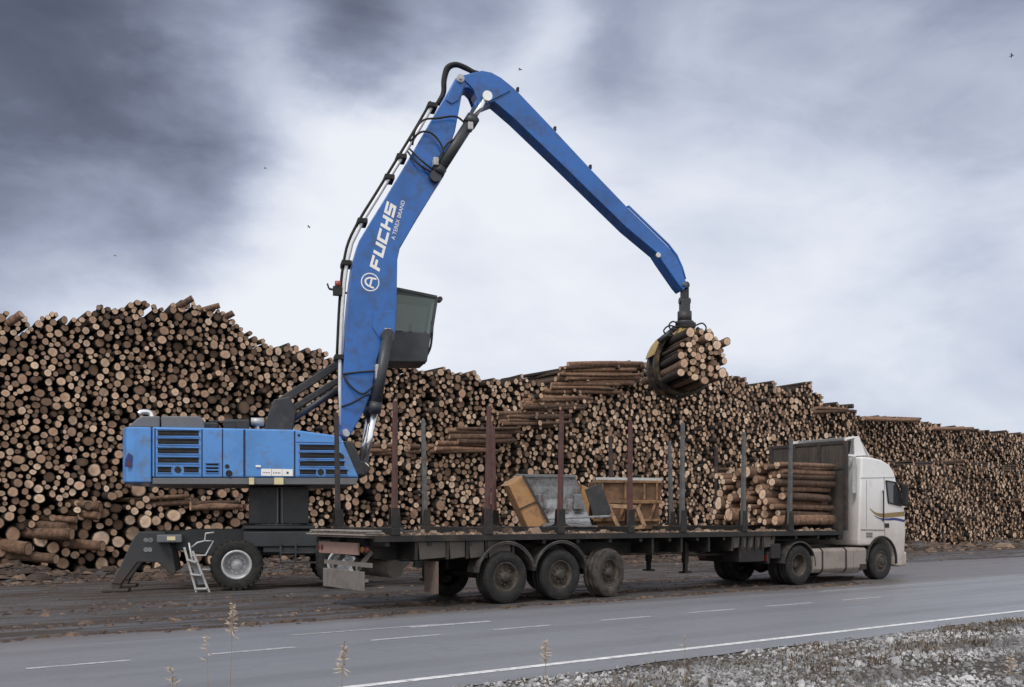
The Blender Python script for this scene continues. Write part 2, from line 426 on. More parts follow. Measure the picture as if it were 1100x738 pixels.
for (u0, u1, H, fv, L) in stacks:
    hh = lambda u, H=H: H(u) + .12*math.sin(u*2.1) + .1*math.sin(u*5.3+1)
    base = ()
    if u0 < 0:   # the thick butts lie in the lowest rows at this end
        base = deposit(u0, 15, lambda u: 2.3-.05*max(0, u)+.3*math.sin(u*1.3), lambda g, u: g.choice((g.uniform(.1, .17), g.uniform(.16, .24), g.uniform(.22, .33))), rg)
    sect = deposit(u0, u1, hh, rad_main, rg, init=base)
    for (u, z, r) in sect:
        v = fv + rg.gauss(0, .085) + .16*math.sin(u*.55+z*.8) + .035*z
        if rg.random() < .035: v -= rg.uniform(.15, .45)
        pile.append(dict(u=u, z=z, r=r, v=v, L=L, back=fv > 31))
for p in pile:
    w = uv(p['u'], p['v'], p['z']); p['px'], p['py'] = project(w); p['sz'] = p['r']/w.y*F
    k = rg.random()
    p['t'] = min(1, max(0, rg.betavariate(2.5, 1.7) + .06*math.sin(p['u']*.9+p['z']*1.4)))
    if rg.random() < .12: p['t'] *= .35
def emit_log(L, p, seg, st):
    du, dz = rg.gauss(0, .045), rg.gauss(0, .022)
    if rg.random() < .06: du += rg.uniform(-.3, .3)
    a = uv(p['u'], p['v'], p['z'])
    b = uv(p['u']+du*p['L'], p['v']+p['L'], max(p['r']*.8, p['z']+dz*p['L']))
    L.log(a, b, p['r']*.965, p['r']*rg.uniform(.8, .92), p['t'], rg.random()**2*.6, rg, seg, st)
# what hides the wall of logs from the road: these ends are not picked as individuals
def hidden(x, y):
    return (126 < x < 390 and 440 < y < 524) or (262 < x < 338 and y > 515) or (120 < x < 345 and y > 566) or (340 < x < 985 and y > 566) or \
        (365 < x < 432 and 250 < y < 470) or (560 < x < 655 and 498 < y) or (655 < x < 735 and 500 < y) or (690 < x < 790 and y < 410) or \
        (835 < x < 975 and y > 468) or x < 4 or x > 1096
N_SINGLE = 143
cand = sorted([p for p in pile if not hidden(p['px'], p['py'])], key=lambda p: -p['sz'])[:N_SINGLE]
single = set(id(p) for p in cand)
bulk = Logs()
for p in pile:
    if id(p) not in single: emit_log(bulk, p, 10, 2)
# unseen dark boxes added inside each stack to block light through the gaps
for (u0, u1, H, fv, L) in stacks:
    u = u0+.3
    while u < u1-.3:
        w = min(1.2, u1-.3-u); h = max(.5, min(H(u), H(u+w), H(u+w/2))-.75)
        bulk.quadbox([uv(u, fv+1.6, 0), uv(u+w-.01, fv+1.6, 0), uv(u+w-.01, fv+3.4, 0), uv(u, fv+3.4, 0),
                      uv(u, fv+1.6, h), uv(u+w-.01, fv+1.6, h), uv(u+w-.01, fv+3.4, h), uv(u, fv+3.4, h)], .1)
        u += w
tag(bulk.build('log_stack'), 'long high wall of stacked pine logs with cut ends facing the road', 'log stack', kind='stuff')

def tone(t): return 'dark brown' if t < .3 else 'brown' if t < .5 else 'pale brown' if t < .72 else 'creamy pale'
ORD = ['thickest', 'second thickest', 'third thickest', 'fourth thickest', 'fifth thickest', 'sixth thickest', 'seventh thickest', 'eighth thickest',
       'ninth thickest', 'tenth thickest', 'eleventh thickest', 'twelfth thickest', 'thirteenth thickest', 'fourteenth thickest']
def cell(x, y):
    rows = [(360, 'near stack top'), (385, 'in upper rows'), (412, 'above mid stack'), (440, 'at engine hood level'), (470, 'at blue roof level'),
            (500, 'at blue panel level'), (524, 'at grey skirt level'), (545, 'in low row'), (566, 'at trailer deck level'), (590, 'in second lowest rows'), (999, 'in bottom rows')]
    cols = [(26, 'at the left photo edge'), (54, 'a little in from the left edge'), (84, 'midway left of the blue machine'), (110, 'left of the stabiliser foot'), (130, 'beside the blue counterweight'),
            (165, 'in line with the counterweight'), (215, 'in line with the rear louvres'), (270, 'in line with the blue doors'), (345, 'in line with the front louvres'), (425, 'behind the trailer tail'),
            (460, 'behind the rear stakes'), (530, 'between the first red stakes'), (604, 'left of the ochre tub'), (680, 'above the ochre tubs'), (800, 'right of the grapple'), (9999, 'beside the white truck')]
    r = next(n for lim, n in rows if y < lim); c = next(n for lim, n in cols if x < lim)
    return c, r
cells = {}
for p in cand: cells.setdefault(cell(p['px'], p['py']), []).append(p)
for (c, r), ps in cells.items():
    for i, p in enumerate(sorted(ps, key=lambda p: -p['sz'])):
        L = Logs(); emit_log(L, p, 14, 3)
        o = L.build('pine_log', uv(p['u'], p['v'], p['z']))
        tag(o, f"{ORD[min(i, 13)]} {tone(p['t'])} log {c}, {r}", 'log', 'log ends in the stack face')

# logs lying along the face of the stack
bands = [(392,432,477,488,4,'low behind the trailer tail stakes'),(436,452,478,486,3,'in the short layer right of the first red stake'),(462,531,476,486,5,'in the layer behind the silver stake'),
         (488,556,459,474,7,'in the layer just left of the second red stake'),(541,614,443,458,7,'in the layer between the second and third red stakes'),(568,632,423,440,7,'in the layer above the third red stake'),
         (588,664,412,421,5,'in the layer under the stack shoulder'),(608,684,390,411,9,'on the stack shoulder left of the grapple'),
         (196,264,540,547,3,'below the grey skirt of the machine'),(935,986,447,452,2,'on the stack top behind the truck cab'),(1004,1042,458,461,1,'on the stack top right of the truck cab'),(876,916,438,443,2,'on the stack step above the headboard')]
VERT = [['only'], ['upper', 'lower'], ['upper', 'middle', 'lower'], ['topmost', 'second', 'third', 'lowest']]
for (x0, x1, y0, y1, n, where) in bands:
    fv = 33.2 if y0 < 462 and x0 > 930 else PV-.05
    for k in range(n):
        y = y0+(y1-y0)*(k+.5)/n+rg.uniform(-.7, .7); j0, j1 = rg.uniform(-8, 8), rg.uniform(-8, 8)
        if x0 < 460: j0 = abs(j0); j1 = -abs(j1)
        r = rg.uniform(.062, .115)*(1.25 if n < 4 else 1)
        ua, za = uz(x0+j0, y+rg.uniform(-1.2, 1.2), fv); ub, zb = uz(x1+j1, y+rg.uniform(-1.2, 1.2), fv)
        v0 = fv-.10+rg.uniform(-.10, .12)+.030*za
        L = Logs(); t = rg.uniform(.4, .8)
        L.log(uv(ua, v0, za), uv(ub, v0+rg.uniform(-.2, .2), zb), r, r*rg.uniform(.7, .9), t, rg.uniform(.45, 1), rg, 12, 6)
        word = VERT[n-1][k] if n <= 4 else ['topmost', 'second highest', 'third highest', 'fourth highest', 'fifth highest', 'sixth highest', 'seventh highest', 'eighth highest', 'lowest'][k if k < n-1 else 8]
        tag(L.build('pine_log', uv((ua+ub)/2, fv, (za+zb)/2)), f'{word} thin log lying sideways {where}', 'log', 'logs lying sideways in the stack')
ang = [((72,540),(110,545),-.55,.15,'reddish log jutting sideways left of the stabiliser, uppermost'),((74,550),(108,554),-.55,.12,'thin reddish log jutting sideways left of the stabiliser, second'),
       ((27,563),(74,568),-.6,.15,'reddish log lying aslant near the left photo edge, upper'),((22,572),(79,574),-.75,.16,'reddish log lying aslant near the left photo edge, middle'),((0,585),(32,590),-.7,.19,'thick log end-down at the left photo edge, in the bottom rows'),
       ((122,537),(205,533),-.25,.085,'long thin log lying below the blue counterweight, upper'),((140,543),(214,539),-.25,.09,'long thin log lying below the blue counterweight, lower'),((40,556),(84,559),-.5,.11,'thin reddish log lying aslant between the thicker slanting ones'),
       ((60,583),(112,587),-.8,.15,'reddish log resting on the bark bank left of the stabiliser foot'),((6,597),(62,601),-1.0,.15,'log half sunk in the bark bank at the left'),
       ((188,331),(209,319),-.3,.1,'thin log poking up at the highest point of the stack'),((215,333),(238,327),-.2,.09,'thin log poking out right of the stack peak'),
       ((10,346),(24,336),-.2,.11,'log poking up on the stack top at the left edge'),((236,343),(253,335),-.2,.09,'thin log poking out on the slope right of the stack peak')]
for (A, B, dv, r, lab) in ang:
    ua, za = uz(*A, PV); ub, zb = uz(*B, PV+dv)
    L = Logs(); L.log(uv(ub, PV+dv+.2, max(zb, r)), uv(ua, PV+.3, max(za, r)), r, r*.9, rg.uniform(.4, .7), rg.uniform(.55, .9), rg, 14, 6)
    tag(L.build('pine_log', uv(ub, PV+dv, max(zb, r))), lab, 'log', 'logs jutting from the stack')

# ------------------------------------------------------------------ ground, road, verge
def sheet(name, u0, u1, v0, v1, z, m, nu=1, nv=1, hf=None):
    vs = []; fs = []
    for j in range(nv+1):
        for i in range(nu+1):
            u = u0+(u1-u0)*i/nu; v = v0+(v1-v0)*j/nv
            vs.append((u, v, z + (hf(u, v) if hf else 0)))
    for j in range(nv):
        for i in range(nu):
            a = j*(nu+1)+i; fs.append((a, a+1, a+nu+2, a+nu+1))
    b = MB(); b.add(vs, fs, hf is not None); o = b.build(name, m, fix=False); o.rotation_euler = (0, 0, TH)
    return o
def wig(u): return .16*math.sin(u*.9)+.1*math.sin(u*2.3+1)+.07*math.sin(u*6.1)+.05*math.sin(u*13.7)
struct(sheet('ground', -900, 1500, -900, 1500, -1.6, soil_m))
struct(sheet('yard', -200, 700, 14.0, 500, -.012, yard_m, 2, 2))
def ragged(name, u0, u1, n, near, far, z, m):
    vs = []; fs = []
    for i in range(n+1):
        u = u0+(u1-u0)*i/n; vs += [(u, near(u), z), (u, far(u), z)]
    for i in range(n): fs.append((2*i, 2*i+2, 2*i+3, 2*i+1))
    b = MB(); b.add(vs, fs); o = b.build(name, m, fix=False); o.rotation_euler = (0, 0, TH); return o
def far_edge(u):   # the carriageway opens into the yard entrance past the truck
    w = 14.25 + .6*wig(u)
    if u > 21: w += 6.0*min(1, (u-21)/9.0)**.9
    return w
struct(ragged('road', -60, 200, 700, lambda u: 7.78+.35*wig(u*1.3+4), far_edge, 0.0, road_m))
def verge_z(u, v):
    k = max(0.0, min(1.0, (7.75-v)/1.2))
    return -.012 - max(0, 7.6-v)*.035 + k*(.035*math.sin(u*.8+.5*v)*math.sin(v*1.1+u*.3) + .02*math.sin(u*1.9+v*2))
struct(sheet('verge', -60, 140, -30, 8.2, 0, soil_m, 500, 160, verge_z))
edge_paint = paint('edge_line_paint', (.66, .66, .67), .7, 0, .25, 4, (.24, .24, .255), .5, 9, bumpy=.05)
struct(sheet('edge_line', -60, 200, 8.32, 8.45, .004, edge_paint))
dash = [(uz_[0]) for uz_ in ()]
def line_u(px, v): return uz(px, 0, v)[0]
for (x0, x1, v) in [(28,140,11.48),(227,317,11.42),(397,474,11.46),(530,592,11.5),(645,699,11.55),(740,790,11.6),(822,872,11.6),(905,948,11.6)]:
    struct(sheet('lane_dash', line_u(x0, v), line_u(x1, v), v-.05, v+.05, .004, line_paint))
for (x0, x1, v, w) in [(312,470,12.62,.035),(440,527,12.5,.075),(880,1000,13.3,.04),(1010,1100,13.3,.04)]:
    struct(sheet('lane_line', line_u(x0, v), line_u(x1, v), v-w, v+w, .004, line_paint))

def scatter(name, n, place, shape, m, label, cat, seed):
    g = random.Random(seed); vs = []; fs = []; tt = []
    for _ in range(n):
        pl = place(g)
        if pl is None: continue
        pts, faces, t = shape(g, *pl); o = len(vs); vs += pts
        fs += [tuple(i+o for i in f) for f in faces]; tt += [t]*len(faces)
    me = bpy.data.meshes.new(name); me.from_pydata(vs, [], fs); me.materials.append(m)
    a = me.attributes.new('tint', 'FLOAT', 'FACE'); a.data.foreach_set('value', tt); me.update()
    o = bpy.data.objects.new(name, me); col.objects.link(o); tag(o, label, cat, kind='stuff'); return o
def chunk(g, c, s, t, flat=.6):
    yaw = g.random()*6.28; ca, sa = math.cos(yaw), math.sin(yaw); ax, ay, az = s*g.uniform(.7, 1.3), s*g.uniform(.5, 1), s*flat*g.uniform(.6, 1.2)
    raw = [(-1,-.6,0),(.2,-1,.1),(1,-.2,0),(.7,.8,.05),(-.5,.9,0),(-.5,-.3,.9),(.4,-.35,1),(.3,.4,.85),(-.35,.45,.95)]
    pts = []
    for x, y, z in raw:
        x, y, z = (x+g.uniform(-.2, .2))*ax, (y+g.uniform(-.2, .2))*ay, (z+g.uniform(-.1, .15))*az*1.2
        pts.append((c.x+ca*x-sa*y, c.y+sa*x+ca*y, c.z+z-.15*az))
    return pts, [(0,1,6,5),(1,2,6),(2,3,7,6),(3,4,8,7),(4,0,5,8),(5,6,7,8)], t
def vnoise(u, v):
    return .5+.25*math.sin(u*.8+1.7*math.sin(v*1.1))+.25*math.sin(v*2.3+u*.55+1.2*math.sin(u*.33))
def st_place(g):
    u = 4+27*g.random()**1.3; v = 7.82-(abs(g.gauss(0, 1))*2.2 if g.random() < .5 else g.uniform(0, 4.6))
    if v < 2.2 or g.random() > (.25+.95*vnoise(u*1.2+2, v*1.7)) * (1 if v < 7.45 else .5): return None
    s = .0120*math.exp(g.gauss(0, .48)); k = vnoise(u*2.2+3, v*2.5)
    return uv(u, v, verge_z(u, v)+.004), s*1.25, min(1, max(0, g.betavariate(1.7, 1.7)*(.45+.9*k)))
scatter('gravel', 105000, st_place, lambda g, c, s, t: chunk(g, c, s, t, .8), stone_m, 'pale angular gravel strewn over the dark verge in front of the road', 'gravel', 5)
def chip_place(g):
    k = g.random(); u = g.uniform(-9, 46)
    if k < .30: v = 14.35+wig(u)*.5+g.gauss(0, .13)
    elif k < .45: v = 15.9+.4*wig(u*.7)+g.gauss(0, .22)
    elif k < .62: v = 18.6+.5*wig(u*.5)+g.gauss(0, .5)
    elif k < .85: v = g.uniform(26.3, 29.3)
    else: v = g.uniform(14.2, 26)
    if u > 21.5 and v < 20.5: return None
    s = .02*math.exp(g.gauss(0, .55))
    if v > 24: s *= 1.9
    return uv(u, v, -.012), s, g.betavariate(1.6, 2.6)
scatter('bark_litter', 16000, chip_place, lambda g, c, s, t: chunk(g, c, s*1.5, t, .35), chip_m, 'brown bark chips and splinters littering the yard between road and stack', 'bark litter', 6)
# bank of bark and broken wood along the foot of the stack
def bank_h(u, v):
    x = (v-27.0)/2.6
    return max(0, (1-abs(x-.55)*1.6))*.42*(.75+.35*math.sin(u*.7)+.2*math.sin(u*2.9+v)) - .05
struct(sheet('debris_bank', -8, 78, 25.6, 29.9, 0, yard_m, 340, 24, lambda u, v: max(-.03, bank_h(u, v)+.05*math.sin(u*7+v*5)*math.sin(v*9-u*3))))
def bk_place(g):
    u = g.uniform(-7, 62); v = g.uniform(26.3, 29.4)
    return uv(u, v, max(0, bank_h(u, v))), .045*math.exp(g.gauss(0, .6)), g.betavariate(1.7, 2.4)
scatter('broken_bark', 9000, bk_place, lambda g, c, s, t: chunk(g, c, s*1.6, t, .4), chip_m, 'heap of torn bark and broken wood along the foot of the log stack', 'bark heap', 8)
def blade(g, c, s, t):
    yaw = g.random()*6.28; lean = g.uniform(.15, 1.0)*s; w = .0035+.003*g.random()
    dx, dy = math.cos(yaw), math.sin(yaw); px_, py_ = -dy*w, dx*w
    m = (c.x+dx*lean*.35, c.y+dy*lean*.35, c.z+s*.6); e = (c.x+dx*lean, c.y+dy*lean, c.z+s*g.uniform(.6, .95))
    return [(c.x-px_, c.y-py_, c.z), (c.x+px_, c.y+py_, c.z), (m[0]+px_, m[1]+py_, m[2]), (m[0]-px_, m[1]-py_, m[2]), e], [(0,1,2,3), (3,2,4)], t
tufts = []
gt = random.Random(21)
for _ in range(230):
    u = gt.uniform(4, 30); v = 7.7-abs(gt.gauss(0, 1))*2.0
    if v > 2.0: tufts.append((u, v, gt.uniform(.12, .4), gt.uniform(.04, .11)))
def gr_place(g):
    u, v, sp, h = g.choice(tufts); u += g.gauss(0, sp); v += g.gauss(0, sp*.5)
    if v > 7.75: return None
    return uv(u, v, verge_z(u, v)-.01), h*g.uniform(.5, 1.3), g.betavariate(2, 2)
scatter('dry_grass', 19000, gr_place, blade, grass_m, 'flattened tan dry grass growing among the gravel of the verge', 'grass', 9)

# ------------------------------------------------------------------ wheels
def tyre_profile(r, w, ri):
    h = w/2
    return [(ri, -h*.82), (ri+.02, -h*.9), (ri+(r-ri)*.35, -h), (ri+(r-ri)*.75, -h*.98), (r-.035, -h*.93), (r-.008, -h*.82), (r, -h*.7),
            (r, -h*.34), (r-.014, -h*.32), (r-.014, -h*.26), (r, -h*.24), (r, h*.24), (r-.014, h*.26), (r-.014, h*.32), (r, h*.34),
            (r, h*.7), (r-.008, h*.82), (r-.035, h*.93), (ri+(r-ri)*.75, h*.98), (ri+(r-ri)*.35, h), (ri+.02, h*.9), (ri, h*.82)]
wheel_cache = {}
def wheel(parent, x, y, r, w, side, style, yaw=0, tm=None, rm=None, z=None):
    """side -1: outer face towards -y"""
    key = (r, w, style)
    if key not in wheel_cache:
        ri = r*.56; b = MB(); b.lathe(tyre_profile(r, w, ri), 56)
        n = 44 if style != 'loader' else 26
        for k in range(n):
            a = 2*math.pi*k/n
            for sgn in (-1, 1):
                ca, sa = math.cos(a+.03*sgn), math.sin(a+.03*sgn)
                dd = .018 if style != 'loader' else .03
                p0 = Vector((ca*(r-.03), sgn*w*.46, sa*(r-.03))); p1 = Vector((ca*(r-.004), sgn*w*.27, sa*(r-.004)))
                b.bar(p0, p1, dd*2.2, dd*1.6, (ca, 0, sa))
        tyre = b.build('tyre', tyre_m, None)
        h = w/2; rb = MB()
        if style == 'disc':      # trailer wheel: dished steel disc, hand holes, hub cap, studs
            rb.lathe([(ri+.012, -h*.86), (ri-.012, -h*.9), (ri-.03, -h*.7), (ri-.045, -h*.4), (r*.40, -h*.34), (r*.34, -h*.5), (r*.25, -h*.62), (r*.2, -h*.66), (r*.19, -h*.95), (r*.13, -h*1.05), (0.001, -h*1.06)], 40)
            for k in range(10):
                a = 2*math.pi*k/10; rb.cyl((r*.285*math.cos(a), -h*.55, r*.285*math.sin(a)), (r*.285*math.cos(a), -h*.78, r*.285*math.sin(a)), .018, 8)
                a += .31; rb.cyl((r*.44*math.cos(a), -h*.32, r*.44*math.sin(a)), (r*.44*math.cos(a), -h*.42, r*.44*math.sin(a)), .028, 8)
        elif style == 'deep':    # drive wheel: deep dish with recessed hub
            rb.lathe([(ri+.012, -h*.86), (ri-.015, -h*.9), (ri-.03, -h*.5), (ri-.05, h*.3), (r*.38, h*.45), (r*.22, h*.4), (r*.19, -h*.1), (r*.12, -h*.2), (0.001, -h*.2)], 40)
            for k in range(10):
                a = 2*math.pi*k/10; rb.cyl((r*.3*math.cos(a), h*.5, r*.3*math.sin(a)), (r*.3*math.cos(a), h*.2, r*.3*math.sin(a)), .018, 8)
        elif style == 'front':   # steer wheel: convex disc
            rb.lathe([(ri+.012, -h*.86), (ri-.012, -h*.92), (ri-.04, -h*.7), (r*.42, -h*.72), (r*.36, -h*.98), (r*.26, -h*1.05), (r*.2, -h*1.0), (r*.17, -h*1.2), (r*.1, -h*1.28), (0.001, -h*1.28)], 40)
            for k in range(10):
                a = 2*math.pi*k/10; rb.cyl((r*.31*math.cos(a), -h*.95, r*.31*math.sin(a)), (r*.31*math.cos(a), -h*1.2, r*.31*math.sin(a)), .018, 8)
        else:                    # loader wheel: bright wide rim ring, shallow dished disc
            rb.lathe([(ri+.02, -h*.8), (ri+.015, -h*.95), (ri-.03, -h*.97), (ri-.045, -h*.6), (ri-.075, h*.05), (r*.36, h*.2), (r*.3, h*.05), (r*.24, 0), (r*.22, -h*.35), (0.001, -h*.37)], 44)
            for k in range(10):
                a = 2*math.pi*k/10; rb.cyl((r*.3*math.cos(a), -h*.2, r*.3*math.sin(a)), (r*.3*math.cos(a), -h*.1, r*.3*math.sin(a)), .02, 8)
        rim = rb.build('wheel', rim_m, None)
        wheel_cache[key] = (tyre.data, rim.data)
        bpy.data.objects.remove(tyre); bpy.data.objects.remove(rim)
    td, rd = wheel_cache[key]
    if rm or tm:
        if tm: td = td.copy(); td.materials[0] = tm
        if rm: rd = rd.copy(); rd.materials[0] = rm
    o = bpy.data.objects.new('wheel', rd); col.objects.link(o); o.parent = parent
    o.location = (x, y, r if z is None else z); o.rotation_euler = (0, rnd.random()*3, yaw + (0 if side < 0 else math.pi))
    o.rotation_mode = 'XYZ'
    t = bpy.data.objects.new('tyre', td); col.objects.link(t); t.parent = o
    return o

# ------------------------------------------------------------------ semi-trailer (local x = along, rear end at 0; near side y = -1.25)
TU, TV = 7.6, 16.25
tr = empty('timber_trailer', uv(TU, TV), TH, 'long dark timber semi-trailer with tall stakes, mostly empty, behind the white truck', 'trailer')
tx = lambda u: u-TU
b = MB()
for y in (-.5, .5):
    b.prism([(.15, 1.28), (.15, 1.0), (.6, .88), (9.0, .86), (10.2, 1.02), (13.7, 1.08), (13.7, 1.28)], y-.012, y+.012)
    b.box(.15, 13.7, y-.09, y+.09, 1.281, 1.30)
    b.prism([(.6, .87), (9.0, .85), (10.2, 1.005), (13.7, 1.065), (13.7, 1.05), (10.2, .99), (9.0, .835), (.6, .855)], y-.09, y+.09)
b.build('chassis_beam', trailer_m, tr)
b = MB()
for k in range(16):
    x = .3+k*.89; b.box(x-.04, x+.04, -1.2, 1.2, 1.16, 1.278)
b.build('cross_member', trailer_m, tr)
b = MB()
for s in (-1, 1):
    y0, y1 = (-1.25, -1.19) if s < 0 else (1.19, 1.25)
    b.box(.02, 13.75, y0, y1, 1.24, 1.36)
b.build('side_rail', trailer_m, tr, .006)
# dusty side boards between the outriggers at the tail
for x0, x1 in ((.95, 1.55), (1.62, 1.98), (2.06, 2.42), (2.5, 3.05)):
    MB().prism([(x0, 1.235), (x1, 1.235), (x1, .93), (x0+.04, .90)], -1.17, -1.14).build('side_board', outrig_m, tr, .01)
for x0, x1 in ((9.55, 9.8), (9.9, 10.05), (10.12, 10.3), (10.4, 10.55), (10.65, 11.1)):
    MB().prism([(x0, 1.235), (x1, 1.235), (x1-.06, .98), (x0+.03, .96)], -1.17, -1.14).build('side_board', outrig_m, tr, .01)
for x in (.9, 1.58, 2.02, 2.46, 3.1, 6.9, 7.8, 8.7, 9.5, 9.85, 10.08, 10.35, 10.6):
    for y0, y1 in ((-1.19, -.52), (.52, 1.19)):
        MB().prism([(x-.03, 1.235), (x+.03, 1.235), (x+.03, .9), (x-.03, .9)], y0, y1).build('side_bracket', trailer_m, tr)
b = MB()
g = random.Random(4)
for k in range(8):
    y = -1.17+k*.295; b.box(.04, 13.7, y, y+.28, 1.302, 1.345+g.uniform(0, .015))
b.build('deck', paint('dirty_deck', (.13, .1, .085), .85, 0, .4, 6, (.28, .22, .18), .35, 5, bumpy=.2), tr)
g = random.Random(31); vs = []; fs = []; tt = []
for _ in range(2600):
    pts, fc, t = chunk(g, Vector((g.uniform(.1, 13.5), g.choice((g.gauss(-1.13, .07), g.gauss(-1.08, .1), g.uniform(-1.1, 1.1))), 1.355)), .028*math.exp(g.gauss(0, .6)), g.betavariate(3.4, 1.2), .7)
    if any(abs(p[1]) > 1.24 for p in pts): continue
    o_ = len(vs); vs += pts; fs += [tuple(i+o_ for i in f) for f in fc]; tt += [t]*len(fc)
me = bpy.data.meshes.new('deck_litter'); me.from_pydata(vs, [], fs); me.materials.append(chip_m)
me.attributes.new('tint', 'FLOAT', 'FACE').data.foreach_set('value', tt)
o = bpy.data.objects.new('deck_litter', me); col.objects.link(o); o.parent = tr; o['kind'] = 'stuff'
# stakes: (u, near material, far material)
for (u, mn, mf, hn, hf_) in [(8.04, red_m, stake_dark, 3.80, 3.82), (10.07, red_m, stake_grey, 3.85, 3.80), (11.87, red_m, red_m, 3.88, 3.78), (13.8, red_m, stake_dark, 3.78, 3.74),
                        (15.4, stake_grey, stake_dark, 3.84, 3.72), (17.47, stake_grey, stake_grey, 3.74, 3.7), (19.2, stake_grey, stake_dark, 3.66, 3.62)]:
    x = tx(u)
    b = MB(); b.box(x-.09, x+.09, -1.27, 1.27, 1.36, 1.50)
    b.build('bolster', trailer_m, tr, .012)
    for s, m, h in ((-1, mn, hn), (1, mf, hf_)):
        y = s*1.2; lean = rnd.uniform(-.03, .03)
        b = MB()
        w0, w1 = .045, .034
        vs = [(x+sx*w0, y+sy*.055, 1.502) for sx, sy in ((-1,-1),(1,-1),(1,1),(-1,1))] + [(x+lean+sx*w1, y+s*.05+sy*.04, h) for sx, sy in ((-1,-1),(1,-1),(1,1),(-1,1))]
        b.add(vs, [(3,2,1,0), (4,5,6,7), (0,1,5,4), (1,2,6,5), (2,3,7,6), (3,0,4,7)])
        st = b.build('stake', m, tr, .01)
        b = MB(); b.prism([(x-.24, 1.505), (x-.1, 1.56), (x-.075, 1.86), (x+.075, 1.86), (x+.1, 1.56), (x+.24, 1.505)], y-.064, y-.058)
        b.prism([(x-.24, 1.505), (x-.1, 1.56), (x-.075, 1.86), (x+.075, 1.86), (x+.1, 1.56), (x+.24, 1.505)], y+.058, y+.064)
        b.build('stake_socket', trailer_m, st)
# headboard
x = tx(21.45); b = MB()
for y in (-1.22, -.4, .4, 1.22): b.box(x, x+.09, y-.05, y+.05, 1.36, 3.74)
b.box(x+.002, x+.088, -1.17, 1.17, 3.66, 3.74); b.box(x+.002, x+.088, -1.17, 1.17, 2.98, 3.05)
hb = b.build('headboard', stake_dark, tr, .008)
b = MB(); b.box(x+.03, x+.05, -1.165, 1.165, 1.37, 3.655)
for k in range(22):
    y = -1.12+k*.107; b.box(x+.018, x+.03, y-.008, y+.008, 1.4, 3.64)
b.build('sheet', headboard_m, hb)
# running gear
for u, steer, tm in ((10.5, 0, None), (11.87, 0, None), (13.18, R(11), tyre_dusty)):
    xx = tx(u)
    b = MB(); b.cyl((xx, -1.0, .51), (xx, 1.0, .51), .07, 14); b.box(xx-.3, xx+.3, -.56, -.44, .6, .82); b.box(xx-.3, xx+.3, .44, .56, .6, .82)
    b.box(xx-.05, xx+.35, -.62, -.58, .5, .9)
    b.build('axle', trailer_m, tr)
    for s in (-1, 1):
        w_ = wheel(tr, xx, s*1.06, .515, .37, s, 'disc', steer, tm)
        if tm and s < 0: w_['label'] = 'dusty pale grey turned wheel'
for u in (10.5, 11.87):
    for s in (-1, 1):
        xx = tx(u); b = MB(); vs = []; fs = []; n = 18
        for k in range(n+1):
            a = R(8)+R(164)*k/n; rr = .655 if 2 < k < n-2 else .665
            for ro in (rr, rr+.03):
                for y in (s*.86, s*1.255): vs.append((xx+ro*math.cos(a), y, .53+ro*math.sin(a)*.97))
        for k in range(n):
            o_ = 4*k
            for q in ((0,1,5,4), (2,6,7,3), (0,4,6,2), (1,3,7,5)): fs.append(tuple(o_+i for i in q))
        fs += [(0,2,3,1), (4*n, 4*n+1, 4*n+3, 4*n+2)]
        b.add(vs, fs); b.tube([(xx+.70*math.cos(R(8)+R(164)*k/n), s*1.255, .53+.68*math.sin(R(8)+R(164)*k/n)) for k in range(n+1)], .018, 6)
        b.build('mudguard', paint('mudguard_plastic', (.03, .03, .032), .5, 0, .3, 4, (.12, .095, .08), .45, 5) if 'mudguard_plastic' not in MATS else MATS['mudguard_plastic'], tr)
# tail end: planks, reflective board, underrun bar, lamps, air tank, flap
b = MB(); g = random.Random(8)
for k, (z, dx) in enumerate(((1.37, -.16), (1.405, -.1), (1.44, -.13), (1.33, -.06))):
    b.box(dx-.04, dx+.3, -1.15+g.uniform(-.1, .1), 1.25+g.uniform(-.1, .1), z-.014, z+.014)
b.build('tail_plank', plank_m, tr, .004)
b = MB(); b.box(-.02, .03, -.62, 1.12, .99, 1.215); b.build('tail_board', tail_red, tr, .006)
b = MB(); b.box(-.05, -.015, -.93, .85, .34, .70); b.box(-.015, .06, -.93, .85, .5, .56); b.build('underrun_bar', bumper_m, tr, .012)
b = MB()
for y in (-.55, .5): b.bar((.02, y, .72), (.3, y, 1.05), .07, .07); b.box(0, .05, y-.035, y+.035, .5, .78)
b.box(.0, .04, -1.12, .9, .78, .86)
b.build('bar_bracket', bumper_m, tr)
for y in (-1.0, -.82, .95, 1.12):
    b = MB(); b.cyl((-.03, y, 1.1), (.02, y, 1.1), .055, 18); b.build('tail_lamp', signal_red if abs(y) > .9 else amber, tr)
b = MB(); b.cyl((.7, -.75, .72), (.7, .75, .72), .17, 18); b.build('air_tank', outrig_m, tr)
b = MB(); b.box(1.35, 1.37, -1.2, -.7, .25, .86); b.build('mud_flap', paint('flap_rubber', (.12, .09, .082), .85, 0, .3, 4, (.2, .14, .11), .5, 5), tr)
# landing legs, raised
for s in (-1, 1):
    xx = tx(16.1); b = MB(); b.box(xx-.06, xx+.06, s*.62-.06, s*.62+.06, .62, 1.1); b.box(xx-.045, xx+.045, s*.62-.045, s*.62+.045, .42, .62); b.box(xx-.11, xx+.11, s*.62-.11, s*.62+.11, .38, .42)
    b.build('landing_leg', trailer_m, tr, .006)
b = MB(); b.cyl((tx(16.1), -.6, .8), (tx(18.0), -.75, .8), .03, 8); b.box(tx(17.4), tx(18.3), -1.15, -.6, .62, 1.12); b.build('spare_wheel_carrier', trailer_m, tr, .02)

